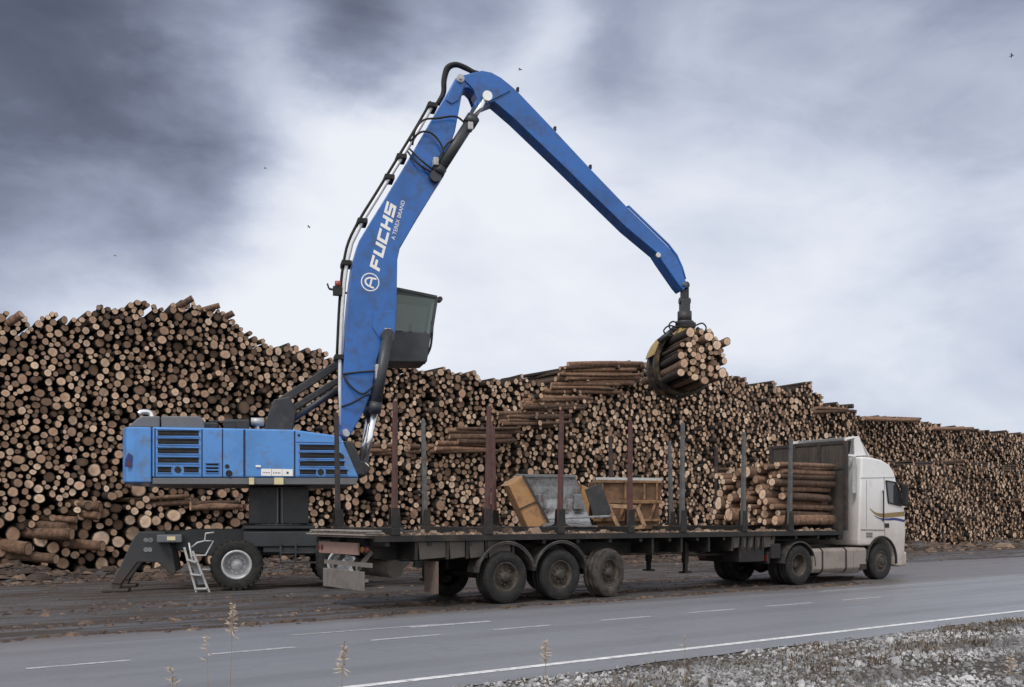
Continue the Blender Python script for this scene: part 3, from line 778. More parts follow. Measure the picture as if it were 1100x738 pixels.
# ------------------------------------------------------------------ tractor unit (origin under the drive axle, local x forward)
TRU = 19.57
tk = empty('truck_tractor', uv(TRU, TV), TH, 'white two axle truck tractor with gold and navy swoosh, mud stained cab, pulling the trailer', 'truck')
kx = lambda u: u-TRU
SIDE = -1.235
def ks(px, py, v=15.02):
    u, z = uz(px, py, v); return kx(u), z
b = MB()
for y in (-.42, .42): b.box(-1.1, 4.4, y-.04, y+.04, .72, .98)
for x_ in (-.9, .5, 1.4, 2.6, 4.3): b.box(x_-.05, x_+.05, -.38, .38, .76, .94)
b.build('frame', trailer_m, tk)
b = MB(); b.prism([(-.75, 1.02), (-.55, 1.06), (.55, 1.06), (.8, 1.02), (.8, .985), (-.75, .985)], -.5, .5); b.build('fifth_wheel', trailer_m, tk)
b = MB(); b.box(-1.15, -1.05, -1.15, 1.15, .55, .85); b.box(-1.05, -.7, -1.2, -.5, .68, 1.05); b.box(-1.05, -.7, .5, 1.2, .68, 1.05); b.build('rear_crossbar', black, tk, .02)
for y in (-1.0, 1.0):
    b = MB(); b.box(-1.17, -1.152, y-.16, y+.16, .62, .78); b.build('tail_lamp', signal_red, tk)
for s in (-1, 1):
    wheel(tk, 0, s*1.08, .5, .3, s, 'deep'); wheel(tk, 0, s*.73, .5, .3, s, 'deep')
    wheel(tk, 3.54, s*1.06, .5, .33, s, 'front', R(0))
b = MB(); b.cyl((0, -.95, .5), (0, .95, .5), .1, 14); b.lathe([(.001, -.25), (.2, -.15), (.26, 0), (.2, .15), (.001, .25)], 20, (0, 0, .5)); b.build('drive_axle', trailer_m, tk)
b = MB(); b.cyl((3.54, -.95, .48), (3.54, .95, .48), .07, 12); b.build('front_axle', trailer_m, tk)
for s in (-1, 1):
    b = MB(); vs = []; fs = []; n = 16
    for k in range(n+1):
        a = R(-5)+R(180)*k/n
        for ro in (.60, .63):
            for y in (s*.6, s*1.245): vs.append((ro*math.cos(a), y, .5+ro*math.sin(a)*.95))
    for k in range(n):
        o_ = 4*k
        for q in ((0,1,5,4), (2,6,7,3), (0,4,6,2), (1,3,7,5)): fs.append(tuple(o_+i for i in q))
    fs += [(0,2,3,1), (4*n, 4*n+1, 4*n+3, 4*n+2)]
    b.add(vs, fs); b.build('mudguard', MATS['mudguard_plastic'], tk)
    # tank with skirt
    x0, x1 = ks(874, 600)[0], ks(917, 600)[0]
    b = MB(); b.ypoly([(s*.55, .9), (s*1.16, .9), (s*1.235, .83), (s*1.235, .36), (s*1.17, .27), (s*.55, .27)], x0, x1); b.build('fuel_tank', tank_m, tk, .025)
    x2 = ks(931.5, 600)[0]
    b = MB(); b.ypoly([(s*.55, .9), (s*1.15, .9), (s*1.22, .83), (s*1.22, .36), (s*1.16, .28), (s*.55, .28)], x1+.03, x2); b.build('battery_box', tank_m, tk, .025)
    b = MB()
    for x_ in (x0+.35, x1-.35): b.ypoly([(s*.57, .915), (s*1.17, .915), (s*1.25, .835), (s*1.25, .355), (s*1.18, .258), (s*.57, .258), (s*.57, .268), (s*1.17, .268), (s*1.238, .36), (s*1.238, .83), (s*1.165, .903), (s*.57, .903)], x_-.025, x_+.025)
    b.build('tank_strap', trailer_m, tk)
# cab shell in side view, with the wheel arch cut out
arch_c = (3.54, .52)
cab = [ks(922.9, 580.6), ks(924.5, 530), ks(926.2, 490.5), ks(937, 491.3), ks(948, 494), ks(956, 499), ks(961, 507), ks(963.5, 517), ks(970.2, 540), ks(972.6, 548), ks(973.6, 572), ks(972.6, 590), ks(971.5, 604), ks(969, 609)]
fx = cab[-1][0]
zb_ = cab[0][1]
cab += [(arch_c[0]+.68, .36), (arch_c[0]+.66, .62)]
cab += [(arch_c[0]+.66*math.cos(a), arch_c[1]+.62*math.sin(a)) for a in [R(20+20*k) for k in range(7)]]
cab += [(arch_c[0]-.66, zb_-.14), (cab[0][0]+.02, zb_-.14)]
b = MB(); b.prism(cab, -1.22, 1.22); cb = b.build('cab', cab_white, tk, .055, 3)
def decal(poly, y=-1.2225, th=.003): return MB().prism(poly, y-th, y)
# door outline, window, mirrors, stripes, handle, steps, lamp
win = [ks(951.6, 516.5), ks(961.6, 518.3), ks(967.2, 529), ks(968.0, 543.4), ks(954.2, 540)]
b = decal(win, -1.222, .008); wn = b.build('side_window', truck_glass, tk)
cxw = sum(p[0] for p in win)/5; czw = sum(p[1] for p in win)/5
fr = MB()
for i in range(5):
    p, q = win[i], win[(i+1) % 5]; fr.bar((p[0], -1.228, p[1]), (q[0], -1.228, q[1]), .035, .045, (0, 1, 0))
fr.build('window_frame', black, wn)
b = MB()
seam = [ks(950, 512), ks(950, 560), ks(951, 578)]
for p, q in zip(seam, seam[1:]): b.bar((p[0], -1.2215, p[1]), (q[0], -1.2215, q[1]), .012, .012, (0, 1, 0))
seam = [ks(924.5, 513.5), ks(962, 513)]
b.bar((seam[0][0]+.03, -1.2215, seam[0][1]), (seam[1][0]-.05, -1.2215, seam[1][1]), .012, .012, (0, 1, 0))
seam = [ks(924.5, 569), ks(950, 569.5)]
b.bar((seam[0][0]+.03, -1.2215, seam[0][1]), (seam[1][0], -1.2215, seam[1][1]), .02, .02, (0, 1, 0))
seam = [ks(931, 516), ks(931, 567)]
b.bar((seam[0][0], -1.2215, seam[0][1]), (seam[1][0], -1.2215, seam[1][1]), .008, .008, (0, 1, 0))
b.build('panel_seam', paint('seam_gap_dark', (.1, .09, .085), .8, 0, .2, 5, bumpy=0), tk)  # thin dark bars marking the panel joints
def stripe(name, pts, w0, w1, m):
    P = smooth_path([(p[0], 0, p[1]) for p in (ks(*q) for q in pts)], 6); n = len(P); up = []; dn = []
    for i, p in enumerate(P):
        d = (P[min(i+1, n-1)]-P[max(0, i-1)]).normalized(); nn = Vector((-d.z, 0, d.x)); w = w0+(w1-w0)*min(1, i/(n*.6))
        up.append((p.x+nn.x*w/2, p.z+nn.z*w/2)); dn.append((p.x-nn.x*w/2, p.z-nn.z*w/2))
    b = MB(); vs = [(x_, -1.2235, z_) for x_, z_ in up] + [(x_, -1.2235, z_) for x_, z_ in dn]
    b.add(vs, [(n+i, n+i+1, i+1, i) for i in range(n-1)]); return b.build(name, m, tk)
stripe('gold_swoosh', [(934.5, 546), (939, 550.5), (945, 553.2), (952, 553.8), (960, 553), (971.5, 552)], .02, .13, gold_m)
stripe('navy_swoosh', [(939, 553.8), (946, 557.2), (954, 558), (962, 557.6), (972, 559.6)], .015, .07, navy_m)
b = MB(); p_, q_ = ks(950.5, 560), ks(950.5, 527); b.tube([(p_[0]-.12, -1.25, p_[1]), (p_[0]-.12, -1.27, p_[1]+.1), (q_[0]-.12, -1.27, q_[1]-.1), (q_[0]-.12, -1.25, q_[1])], .018, 8); b.build('grab_rail', black, tk)
b = MB(); p_ = ks(934, 575)
for k in range(3): b.box(p_[0]-.14, p_[0]+.14, -1.232, -1.222, p_[1]-.05+.05*k, p_[1]-.03+.05*k)
b.build('vent', black, tk)
b = MB(); p_ = ks(941, 578); b.box(p_[0]-.05, p_[0]+.05, -1.236, -1.222, p_[1]-.02, p_[1]+.02); b.build('side_marker', amber, tk)
hx, hz_ = ks(953, 564.5); b = MB(); b.box(hx-.1, hx+.1, -1.232, -1.2225, hz_-.06, hz_+.06); b.build('door_handle', black, tk, .01)
for s in (-1, 1):
    mx, mz = ks(966.5, 530); mx += .06; b = MB(); b.box(mx-.06, mx+.06, s*1.27 if s > 0 else -1.45, 1.45 if s > 0 else -1.27, mz-.36, mz+.26)
    mi = b.build('mirror', black, tk, .05, 3)
    b = MB(); b.bar((mx, s*1.3, mz+.25), (mx-.12, s*1.15, mz+.34), .04, .05); b.bar((mx, s*1.3, mz-.3), (mx-.1, s*1.15, mz-.34), .04, .05); b.build('mirror_arm', black, mi)
for s in (-1, 1):   # flared arch trim and step
    b = MB(); b.tube([(arch_c[0]+.69*math.cos(a), s*1.225, arch_c[1]+.65*math.sin(a)) for a in [R(-8+10*k) for k in range(20)]], .035, 8); b.build('wheel_arch', black, tk)
    b = MB(); b.box(arch_c[0]-1.0, arch_c[0]-.72, s*1.22-.02, s*1.22+.02, .3, .45); b.build('step', trailer_m, tk, .01)
# front: windscreen, grille, bumper, lamps
b = MB(); p, q = ks(963.2, 517), ks(970.6, 541)
b.add([(p[0]+.012, -1.1, p[1]-.03), (p[0]+.012, 1.1, p[1]-.03), (q[0]+.025, 1.1, q[1]), (q[0]+.025, -1.1, q[1])], [(0,1,2,3)]); b.build('windscreen', truck_glass, tk)
gx = max(c[0] for c in cab); gz1 = ks(973, 556)[1]
b = MB()
for k in range(6): b.box(gx-.02, gx+.02, -.85, .85, .95+k*.12, 1.03+k*.12)
b.build('grille', black, tk, .01)
b = MB(); b.box(gx-.3, gx+.06, -1.21, 1.21, .34, .74); b.build('bumper', cab_white, tk, .05, 3)
for s in (-1, 1):
    b = MB(); b.box(gx-.05, gx+.035, s*1.15 if s < 0 else .78, -.78 if s < 0 else 1.15, .77, .98); b.build('headlight', lamp_lens, tk, .03)
# roof spoiler: two side fins, sloping plate, black box for the shaded hollow behind
rx0, rz0 = ks(914.5, 471); rx1, rz1 = ks(930, 468); rx2, rz2 = ks(938, 489.5); rx3, rz3 = ks(926.5, 490.5)
b = MB()
for s in (-1, 1):
    y0, y1 = sorted((s*.98, s*1.02)); b.prism([(rx1-.2, rz1-.02), (rx1+.02, rz1), (rx2, rz2+.02), (rx3-.02, rz3+.02)], y0, y1)
b.prism([(rx1-.02, rz1), (rx1+.02, rz1), (rx2+.25, rz2+.0), (rx2+.2, rz2-.0)], -.98, .98)
b.build('roof_spoiler', cab_white, tk, .012)
b = MB()
b.bar((rx1-.58, -1.0, rz1-.10), (rx1-.2, -1.0, rz1-.03), .05, .05); b.bar((rx1-.56, -1.0, rz1-.10), (rx1-.54, -1.0, rz3+.02), .05, .05); b.bar((rx1-.58, -1.0, rz3+.04), (rx3, -1.0, rz3+.04), .05, .05)
b.build('spoiler_stay', white_m, tk)
b = MB(); b.prism([(rx1-.55, rz1-.12), (rx1-.08, rz1-.1), (rx3-.02, rz3+.06), (rx1-.55, rz3+.06)], -.85, .85); b.build('spoiler_shade_box', black, tk, .03)  # black box put in for the shade inside the spoiler
# side deflector behind the cab and the gear between cab and headboard
for s in (-1, 1):
    x_ = cab[0][0]; b = MB(); y0, y1 = sorted((s*1.12, s*1.15)); b.box(x_-.17, x_-.02, y0, y1, 2.35, 3.35); b.build('side_deflector', light_grey, tk, .01)
b = MB(); x_ = cab[0][0]; b.box(x_-.36, x_-.06, .3, .9, 1.1, 3.0); b.cyl((x_-.2, -.75, 1.1), (x_-.2, -.75, 3.1), .09, 14); b.box(x_-.3, x_-.08, -.4, .1, 1.1, 2.3); b.build('exhaust_stack', charcoal, tk, .02)
b = MB()
for k in range(4): b.tube(smooth_path([(x_-.02, -.9+.12*k, 2.0), (x_-.25, -.9+.12*k, 1.75), (x_-.4, -.8+.12*k, 1.9)], 5), .015, 6)
b.build('air_hose', black, tk)

# ------------------------------------------------------------------ load on the front of the trailer
rg = random.Random(23)
def rad_load(g, u): return g.choice((g.uniform(.055, .085), g.uniform(.075, .115), g.uniform(.11, .17)))
load = deposit(-1.1, 1.1, lambda y: 3.12-.12*(y+1.1), rad_load, rg, 10, 1.5)
load.sort(key=lambda q: (round(q[0]/.35), -q[1]))
ranks = {}
COLN = ['on the near side', 'second from the near side', 'just near of the middle', 'in the middle', 'just beyond the middle', 'second from the far side', 'on the far side']
HT = ['topmost', 'second from the top', 'third from the top', 'fourth from the top', 'fifth from the top', 'sixth from the top', 'seventh from the top', 'eighth from the top', 'ninth from the top', 'tenth from the top', 'eleventh from the top', 'twelfth from the top', 'thirteenth from the top', 'lowest']
for (y, z, r) in load:
    ci = min(6, max(0, int((y+1.1)/2.2*7))); k = ranks.get(ci, 0); ranks[ci] = k+1
    u0 = 18.92 + rg.gauss(0, .17) + (.12 if y < -.8 else 0); u1 = 21.3-abs(rg.gauss(0, .08))
    v = TV+y; L = Logs(); t = rg.betavariate(3.2, 1.4)
    L.log(uv(u0, v, z), uv(u1, v+rg.gauss(0, .03), z+rg.gauss(0, .03)), r, r*rg.uniform(.85, 1), t, rg.uniform(.5, 1), rg, 16, 5)
    tag(L.build('pine_log', uv(u0, v, z)), f'{tone(t)} log of the trailer load, {HT[min(k, 13)]} {COLN[ci]}', 'log', 'logs loaded on the trailer')

# ------------------------------------------------------------------ two loader tubs riding on the trailer deck
def vs_(u, v): return (u-TU, v-TV)
def tub(name, u, label, tilt, inside, frame=False):
    e = empty(name, uv(u, 16.35, 1.362), R(6), label, 'bucket')
    return e
frame_m = paint('pale_worn_frame', (.36, .23, .14), .7, 0, .35, 4, (.12, .075, .05), .5, 6, bumpy=.1)
orange_w = paint('worn_rib_paint', (.24, .135, .065), .7, 0, .4, 4, (.07, .04, .026), .6, 5, bumpy=.1)
# first: ochre tub lying open towards the road, bare steel inside
e1 = tub('grab_bucket', 13.0, 'ochre steel grab bucket lying open on the trailer deck, bare grey metal inside', 0, None)
prof = [(-.58, .12), (-.30, .07), (.02, .10), (.28, .22), (.46, .45), (.52, .75), (.50, 1.05), (.46, 1.27)]
outer = [(y-.0 if i else y, z) for i, (y, z) in enumerate(prof)]; inner = [(y-.035*(.2+.8*min(1, i/3)), z+.035*(1-min(1, i/6))) for i, (y, z) in enumerate(prof)]
b = MB(); n = len(prof); vs = []; fs = []
for i in range(n):
    f_ = prof[i][1]/1.27   # the trough leans: its left end follows the tilted side plate
    xl, xr = -.42-.60*f_, .66-.42*max(0, f_-.25)
    for (y, z) in (outer[i], inner[i]): vs += [(xl, y, z), (xr, y, z)]
for i in range(n-1):
    o_ = 4*i
    for q in ((0,1,5,4), (2,6,7,3), (0,4,6,2), (1,3,7,5)): fs.append(tuple(o_+j for j in q))
fs += [(0,2,3,1), (4*n-4, 4*n-3, 4*n-1, 4*n-2)]
b.add(vs, fs); b.build('shell', steel, e1, .006)
b = MB(); b.bar((-1.03, .44, 1.285), (.34, .44, 1.275), .09, .07); b.build('rim', hood_grey, e1, .012)
b = MB(); b.prism([(-1.3, 1.02), (-.98, 1.24), (-.44, .23), (-.84, .02)], -.64, -.56); b.add([(-1.3,-.56,1.02),(-.98,-.56,1.24),(-1.05,.6,1.27),(-1.38,.6,1.05)], [(0,1,2,3)])
b.prism([(-1.3, 1.02), (-1.26, 1.06), (-.80, .06), (-.84, .02)], -.56, .55)
b.build('side_plate', orange_m, e1, .012)
b = MB(); b.bar((-.99, -.655, 1.24), (-.43, -.655, .22), .05, .05, (0, 1, 0)); b.bar((-1.10, -.65, .50), (-.70, -.65, .68), .02, .05, (0, 1, 0)); b.build('lip', charcoal, e1)
b = MB(); b.prism([(.42, .95), (.74, 1.08), (.98, .42), (.86, .36), (.62, .38)], -.34, -.28); b.bar((.75, -.31, 1.09), (1.0, -.31, .42), .06, .05, (0, 1, 0)); b.build('end_plate', charcoal, e1, .01)
b = MB()
for x_ in (-.45, .02, .38): MB().prism([(x_-.1, .52), (x_+.1, .52), (x_+.08, .86), (x_-.08, .86)], .30, .47).build('rib', steel, e1, .012)
b.bar((-.42, -.58, .3), (.95, -.58, .36), .04, .05); b.box(-.15, .25, -.62, -.52, .2, .28)
b.build('bottom_bar', steel, e1, .012)
b = MB(); b.box(-.15, .65, -.5, .1, 0.0, .098); b.build('skid', charcoal, e1, .01)
# second: rusty ribbed bucket seen from its back, with its loose side frame
e2 = empty('ribbed_bucket', uv(15.15, 16.35, 1.362), R(6), 'rusty ochre ribbed bucket seen from behind, on the trailer deck right of the open one', 'bucket')
b = MB(); b.prism([(-1.02, 1.17), (-.75, 1.27), (.55, 1.24), (.62, 1.16), (.52, .70), (.52, .05), (-1.0, .05), (-1.02, .62)], -.30, .5)
b.build('shell', orange_dk, e2, .02)
b = MB(); b.box(-1.0, .56, -.37, -.30, .66, .74); b.box(-1.0, .56, -.37, -.30, 1.14, 1.2)
for x_ in (-.98, -.72, -.35, .02, .38): b.bar((x_+.05, -.335, .73), (x_-.1, -.335, .28), .06, .055, (0, 1, 0))
b.box(-1.06, .54, -.36, -.30, .24, .30)
for x_ in (-.85, -.30, .15, .45): b.box(x_-.025, x_+.025, -.36, -.30, .75, 1.13)
b.build('rib', orange_w, e2, .008)
b = MB(); b.bar((-1.0, -.32, 1.24), (.58, -.32, 1.23), .07, .06); b.build('lip', light_grey, e2)
b = MB()
sp = [(-1.98, .1), (-1.42, .02), (-1.36, 1.08), (-1.44, 1.18)]
b.prism(sp, -.36, -.28); b.prism([(-1.38, .05), (-1.2, .05), (-1.12, 1.0), (-1.34, 1.1)], -.34, .3); b.build('side_plate', orange_m, e2, .012)
b = MB(); b.bar((-1.99, -.37, .1), (-1.45, -.37, 1.19), .05, .05, (0, 1, 0)); b.build('edge_bar', charcoal, e2)
b = MB(); q = [(-.78, .60), (-.1, .57), (.08, .12), (-.52, .08)]
for i in range(4):
    p_, r_ = q[i], q[(i+1) % 4]; b.bar((p_[0], -.62, p_[1]), (r_[0], -.62, r_[1]), .09, .10, (0, 1, 0))
b.bar((-.78, -.62, .58), (-.85, -.38, .3), .07, .07); b.build('loose_frame', frame_m, e2, .008)

# ------------------------------------------------------------------ material handler (local x = along its axis, -y towards the road)
mh = empty('material_handler', EO, EXA, 'tall blue wheeled material handler with raised boom and elevated cab, loading logs', 'crane')
NL = -1.45
def P(px, py, l): t, z = tz(px, py, l); return (t, z)
def V3(px, py, l): t, z = tz(px, py, l); return Vector((t, l, z))
# undercarriage
b = MB(); b.prism([(-2.5, 1.30), (-2.2, 1.42), (2.9, 1.42), (3.1, 1.25), (3.1, .95), (2.2, .85), (1.9, .78), (-1.7, .78), (-2.5, .95)], -.62, .62); b.build('undercarriage', chassis_grey, mh, .03)
b = MB(); b.box(-.95, .75, -1.02, -.64, 1.0, 1.36); b.box(-.5, 1.3, -.98, -.64, .86, .99); b.box(-.95, .75, .64, 1.02, 1.0, 1.36); b.build('tool_box', chassis_grey, mh, .02)
b = MB()
for x_ in (-.1, .25, .75):
    b.bar((x_, -1.06, .62), (x_, -1.06, 1.1), .04, .04, (0, 1, 0))
b.bar((-.1, -1.06, .62), (.75, -1.06, .62), .04, .04); b.bar((-.1, -1.06, .86), (.75, -1.06, .86), .04, .04); b.build('side_step', charcoal, mh)
for x_ in (-1.1, 1.32):
    b = MB(); b.cyl((x_, -1.0, .6), (x_, 1.0, .6), .12, 14); b.box(x_-.2, x_+.2, -.35, .35, .45, .8); b.build('axle', chassis_grey, mh, .02)
    for s in (-1, 1): wheel(mh, x_, s*1.08, .59, .42, s, 'loader', 0, None, rim_light)
b = MB(); b.box(-.95, .72, -.9, .9, 1.425, 1.50); b.lathe([], 3) if False else None; b.build('slew_platform', chassis_grey, mh, .01)
b = MB()
for k in range(30):
    a = 2*math.pi*k/30; b.cyl((-.12+.80*math.cos(a), .80*math.sin(a), 1.50), (-.12+.80*math.cos(a), .80*math.sin(a), 1.56), .03, 8)
b.cyl((-.12, 0, 1.502), (-.12, 0, 1.54), .87, 40); b.build('ring_bolts', charcoal, mh)
b = MB(); b.box(-.82, -.14, -.70, .70, 1.545, 2.42); b.box(-.10, .58, -.70, .70, 1.545, 2.42); b.box(-.139, -.101, -.66, .66, 1.545, 2.42); b.build('pedestal', paint('pedestal_paint', (.02, .024, .03), .5, 0, .3, 2, MUD, .2, 3), mh, .015)
b = MB(); b.bar((-.16, -.73, 1.56), (-.16, -.73, 2.42), .035, .035, (0, 1, 0)); b.bar((-.05, -.73, 1.56), (-.05, -.73, 2.42), .025, .025, (0, 1, 0)); b.build('pedestal_pipe', hood_grey, mh)
# outriggers: arched plate legs in front of and behind the axles, both sides
legp = [P(121, 626, -.6), P(131, 607, -.6), P(143.5, 580, -.6), P(150, 571, -.6), P(178, 571, -.6), P(186, 590, -.6), P(190, 614, -.6), P(186, 617, -.6), P(170, 603.5, -.6), P(149, 603.5, -.6), P(131, 627, -.6)]
def leg(sgn, l0, l1):
    e = MB(); pts = [(x_*sgn if sgn > 0 else -x_+.2, z_) for x_, z_ in legp]
    e.prism(pts, l0, l1); return e
for sgn in (1, -1):
    for (l0, l1) in ((-1.15, -.95), (.95, 1.15)) if sgn < 0 else ((-.85, -.60), (.75, 1.0)):
        o = leg(sgn, l0, l1).build('outrigger', chassis_grey, mh, .02)
        xs = [p[0] for p in legp]; x0 = min(xs); x0 = x0 if sgn > 0 else -x0+.2
        b = MB(); b.box(x0-.28+.1*sgn, x0+.28+.1*sgn, l0-.18, l1+.18, .0, .06); b.cyl((x0+.1*sgn, (l0+l1)/2-.1, .14), (x0+.1*sgn, (l0+l1)/2+.1, .14), .1, 14)
        b.bar((x0+.1*sgn, (l0+l1)/2, .05), (x0+.25*sgn, (l0+l1)/2, .42), .16, .16)
        b.build('foot_pad', chassis_grey, o, .012)
        xa = (legp[8][0]) if sgn > 0 else -legp[8][0]+.2
        b = MB()
        for (hx, hz2) in ((P(158, 580, -.6)), (P(163, 580, -.6)), (P(158, 590, -.6)), (P(162, 590, -.6))):
            hx = hx if sgn > 0 else -hx+.2
            b.cyl((hx, l0-.012, hz2), (hx, l0+.01, hz2), .055, 12)
        b.build('pin', steel, o)
bx0 = P(150, 571, -.6)[0]; bx1 = P(200, 571, -.6)[0]
b = MB(); b.prism([(bx0+.1, 1.37), (bx1+.2, 1.40), (bx1+.2, 1.05), (bx0+.5, 1.05)], -.56, .72); b.box(2.9, 3.6, -.9, .9, 1.0, 1.36); b.build('outrigger_beam', chassis_grey, mh, .03)
b = MB(); lb = V3(188, 581, -.95); b.box(lb.x-.38, lb.x+.16, -1.15, -.62, 1.12, 1.30); ob = b.build('beam_top_block', hood_grey, mh, .02)  # lighter grey block for the paler top of the outrigger beam
b = MB(); b.box(lb.x-.16, lb.x+.02, -1.165, -1.152, 1.17, 1.26); b.build('reflector', cream_m, ob)
# access ladder, swung down
la, lb_ = V3(199, 592, -1.5), V3(216, 636, -1.5)
lc, ld = V3(213, 588, -1.5), V3(230, 634, -1.5)
la2, ld2 = V3(204, 612, -1.5), V3(226, 626, -1.5)
b = MB()
for p_, q_ in ((V3(198, 588, -1.5), V3(212, 640, -1.5)), (V3(207, 592, -1.55), V3(226, 639, -1.55))): b.bar(p_, q_, .05, .05, (0, 1, 0))
for k in (.25, .55, .85):
    p_ = V3(198, 588, -1.5).lerp(V3(212, 640, -1.5), k); q_ = V3(207, 592, -1.55).lerp(V3(226, 639, -1.55), k); b.bar(p_, q_, .2, .035, (0, 0, 1))
b.build('ladder', light_grey, mh, .004)
b = MB(); p0, p1, p2, p3 = V3(206, 607, -1.52), V3(215, 606, -1.55), V3(223, 627, -1.55), V3(213, 628, -1.52)
b.add([p0, p1, p2, p3], [(0,1,2,3)]); b.add([v+Vector((0, .03, 0)) for v in (p0, p1, p2, p3)], [(3,2,1,0)]); b.build('ladder_plate', hood_grey, mh)
b = MB()
hr = [(206, 588), (212, 583), (220, 581), (221, 573), (230, 572)]
b.tube([V3(x_, y_, -1.3) for x_, y_ in hr], .022, 8); b.tube([V3(206, 597, -1.3), V3(221, 596.5, -1.3), V3(229, 581, -1.3), V3(219, 581, -1.3)], .022, 8); b.tube([V3(212, 612, -1.3), V3(226, 612, -1.3)], .022, 8)
b.tube([V3(203, 583, -1.3), V3(206, 600, -1.3), V3(212, 612, -1.3)], .022, 8); b.build('handrail', light_grey, mh)

# upper carriage
top = [P(130.0, 459.5, NL), P(164, 458.5, NL), P(219, 459.5, NL), P(316, 461.5, NL), P(366, 468.5, NL), P(386, 512.5, NL)]
bl, br = P(163.5, 513, NL), P(385.5, 513, NL)
zt = top[1][1]
b = MB(); b.prism([bl, (bl[0], zt)] + top[2:5] + [br], NL, -NL); ub = b.build('upper_body', blue_body, mh, .04, 3)
x0 = P(129.5, 500, NL)[0]; x1 = bl[0]-.02; zc0 = P(130, 518, NL)[1]
b = MB(); cw = [(x1, NL+.005), (x0+.28, NL+.005), (x0+.1, NL+.1), (x0, NL+.4), (x0, -NL-.4), (x0+.1, -NL-.1), (x0+.28, -NL-.005), (x1, -NL-.005)]
n = len(cw); b.add([(x_, y_, zc0) for x_, y_ in cw]+[(x_, y_, zt-.01) for x_, y_ in cw], [tuple(range(n)), tuple(range(2*n-1, n-1, -1))]+[((i+1) % n, i, n+i, n+(i+1) % n) for i in range(n)])
cwo = b.build('counterweight', blue_body, mh, .03, 3)
# emblem badge on the counterweight
ex, ez = P(137.5, 495, NL); b = MB(); b.prism([(ex-.07, ez-.13), (ex+.06, ez-.16), (ex+.09, ez+.12), (ex+.01, ez+.18), (ex-.05, ez+.05)], NL-.006, NL+.0); b.build('emblem', navy_m, cwo)
b = MB(); b.prism([(ex-.02, ez-.12), (ex+.05, ez-.14), (ex+.04, ez+.0), (ex-.01, ez+.02)], NL-.010, NL-.007); b.build('emblem_mark', signal_red, cwo)
b = MB(); b.prism([(bl[0]+.003, bl[1]-.005), (br[0]-.01, br[1]-.005), (br[0]-.06, br[1]-.17), (bl[0]+.003, bl[1]-.15)], NL+.02, -NL-.02); b.build('skirt', hood_grey, mh, .015)
# louvres
def louvre(rects, nm='louvre'):
    fr_ = MB(); sl = MB(); st_ = MB()
    for (a, c, d, e) in rects:     # four px corners
        q = [P(a, d, NL), P(c, d, NL), P(c, e, NL), P(a, e, NL)]
        sl.prism(q, NL-.004, NL+.001)
        (xa, za), (xb, zb2) = q[3], q[1]
        fr_.box(xa-.025, xb+.025, NL-.022, NL-.0045, za-.016, za-.002); fr_.box(xa-.025, xb+.025, NL-.030, NL-.0045, zb2+.002, zb2+.016)
        nn = 2
        for k in range(nn):
            zz = za + (zb2-za)*(k+.5)/nn; st_.bar((xa+.01, NL-.011, zz), (xb-.01, NL-.011, zz-.004), .006, .016, (0, -.6, 1))
    o = sl.build(nm, black, mh); fr_.build('louvre_frame', blue_body, o); st_.build('slat', charcoal, o)
louvre([(169.5, 213.5, 462.5, 468), (169.5, 213.5, 471.5, 477), (169.5, 213.5, 481.5, 487), (169.5, 213.5, 491.5, 497), (169.5, 184, 501.5, 507.5), (197.5, 213.5, 501.5, 507.5)])
louvre([(322, 361, 478, 483.5), (322, 366, 486.5, 492), (322, 370, 495.5, 500.5), (322, 339.5, 504.5, 509.5), (350, 373, 504.5, 509.5)])
louvre([(221.5, 234.5, 498, 500), (221.5, 234.5, 502, 504), (221.5, 234.5, 505.5, 507.5)], 'vent')
b = MB()
for (x_, y_, r_) in ((191, 504.5, .075), (244, 501, .05), (246, 508.5, .075), (344.5, 507, .075), (321, 467.5, .03), (367, 490.5, .06)):
    p_ = P(x_, y_, NL); b.cyl((p_[0], NL+.01, p_[1]), (p_[0], NL-.014, p_[1]), r_, 18)
b.build('cap', black, ub)
b = MB()
for x_, y0, y1, w in ((166.5, 460, 512, .014), (217, 461, 512, .014), (239, 461, 512, .014), (262.5, 461.5, 512, .024), (316.5, 463, 512, .018)):
    p_, q_ = P(x_, y0, NL), P(x_, y1, NL); b.box(p_[0]-w, p_[0]+w, NL-.003, NL+.002, q_[1], p_[1])
p_, q_ = P(318, 475, NL), P(366, 476, NL); b.bar((p_[0], NL, p_[1]), (q_[0], NL, q_[1]), .006, .016, (0, 0, 1))
b.build('door_gap', paint('door_gap_dark', (.006, .02, .085), .7, 0, .2, 4, bumpy=0), ub)
b = MB(); p_, q_ = P(280.5, 511, NL), P(314.5, 504, NL)
w_ = (q_[0]-p_[0])
for k, (a, c) in enumerate(((0, .32), (.335, .66), (.67, 1))): b.box(p_[0]+w_*a, p_[0]+w_*c, NL-.006, NL-.001, p_[1], q_[1])
pl = b.build('data_plate', white_m, ub)
b = MB(); b.box(p_[0]+w_*.80, p_[0]+w_*.87, NL-.009, NL-.0065, p_[1]+.05, p_[1]+.10)
for k in range(5):
    b.box(p_[0]+w_*(.05+.05*k), p_[0]+w_*(.075+.05*k), NL-.008, NL-.0065, p_[1]+.06, p_[1]+.085); b.box(p_[0]+w_*(.38+.05*k), p_[0]+w_*(.4+.05*k), NL-.008, NL-.0065, p_[1]+.05, p_[1]+.09)
b.build('plate_mark', charcoal, pl)
p_ = P(277.5, 501, NL); b = MB(); b.box(p_[0]-.06, p_[0]+.06, NL-.03, NL, p_[1]-.025, p_[1]+.025); b.build('door_handle', white_m, ub, .01)
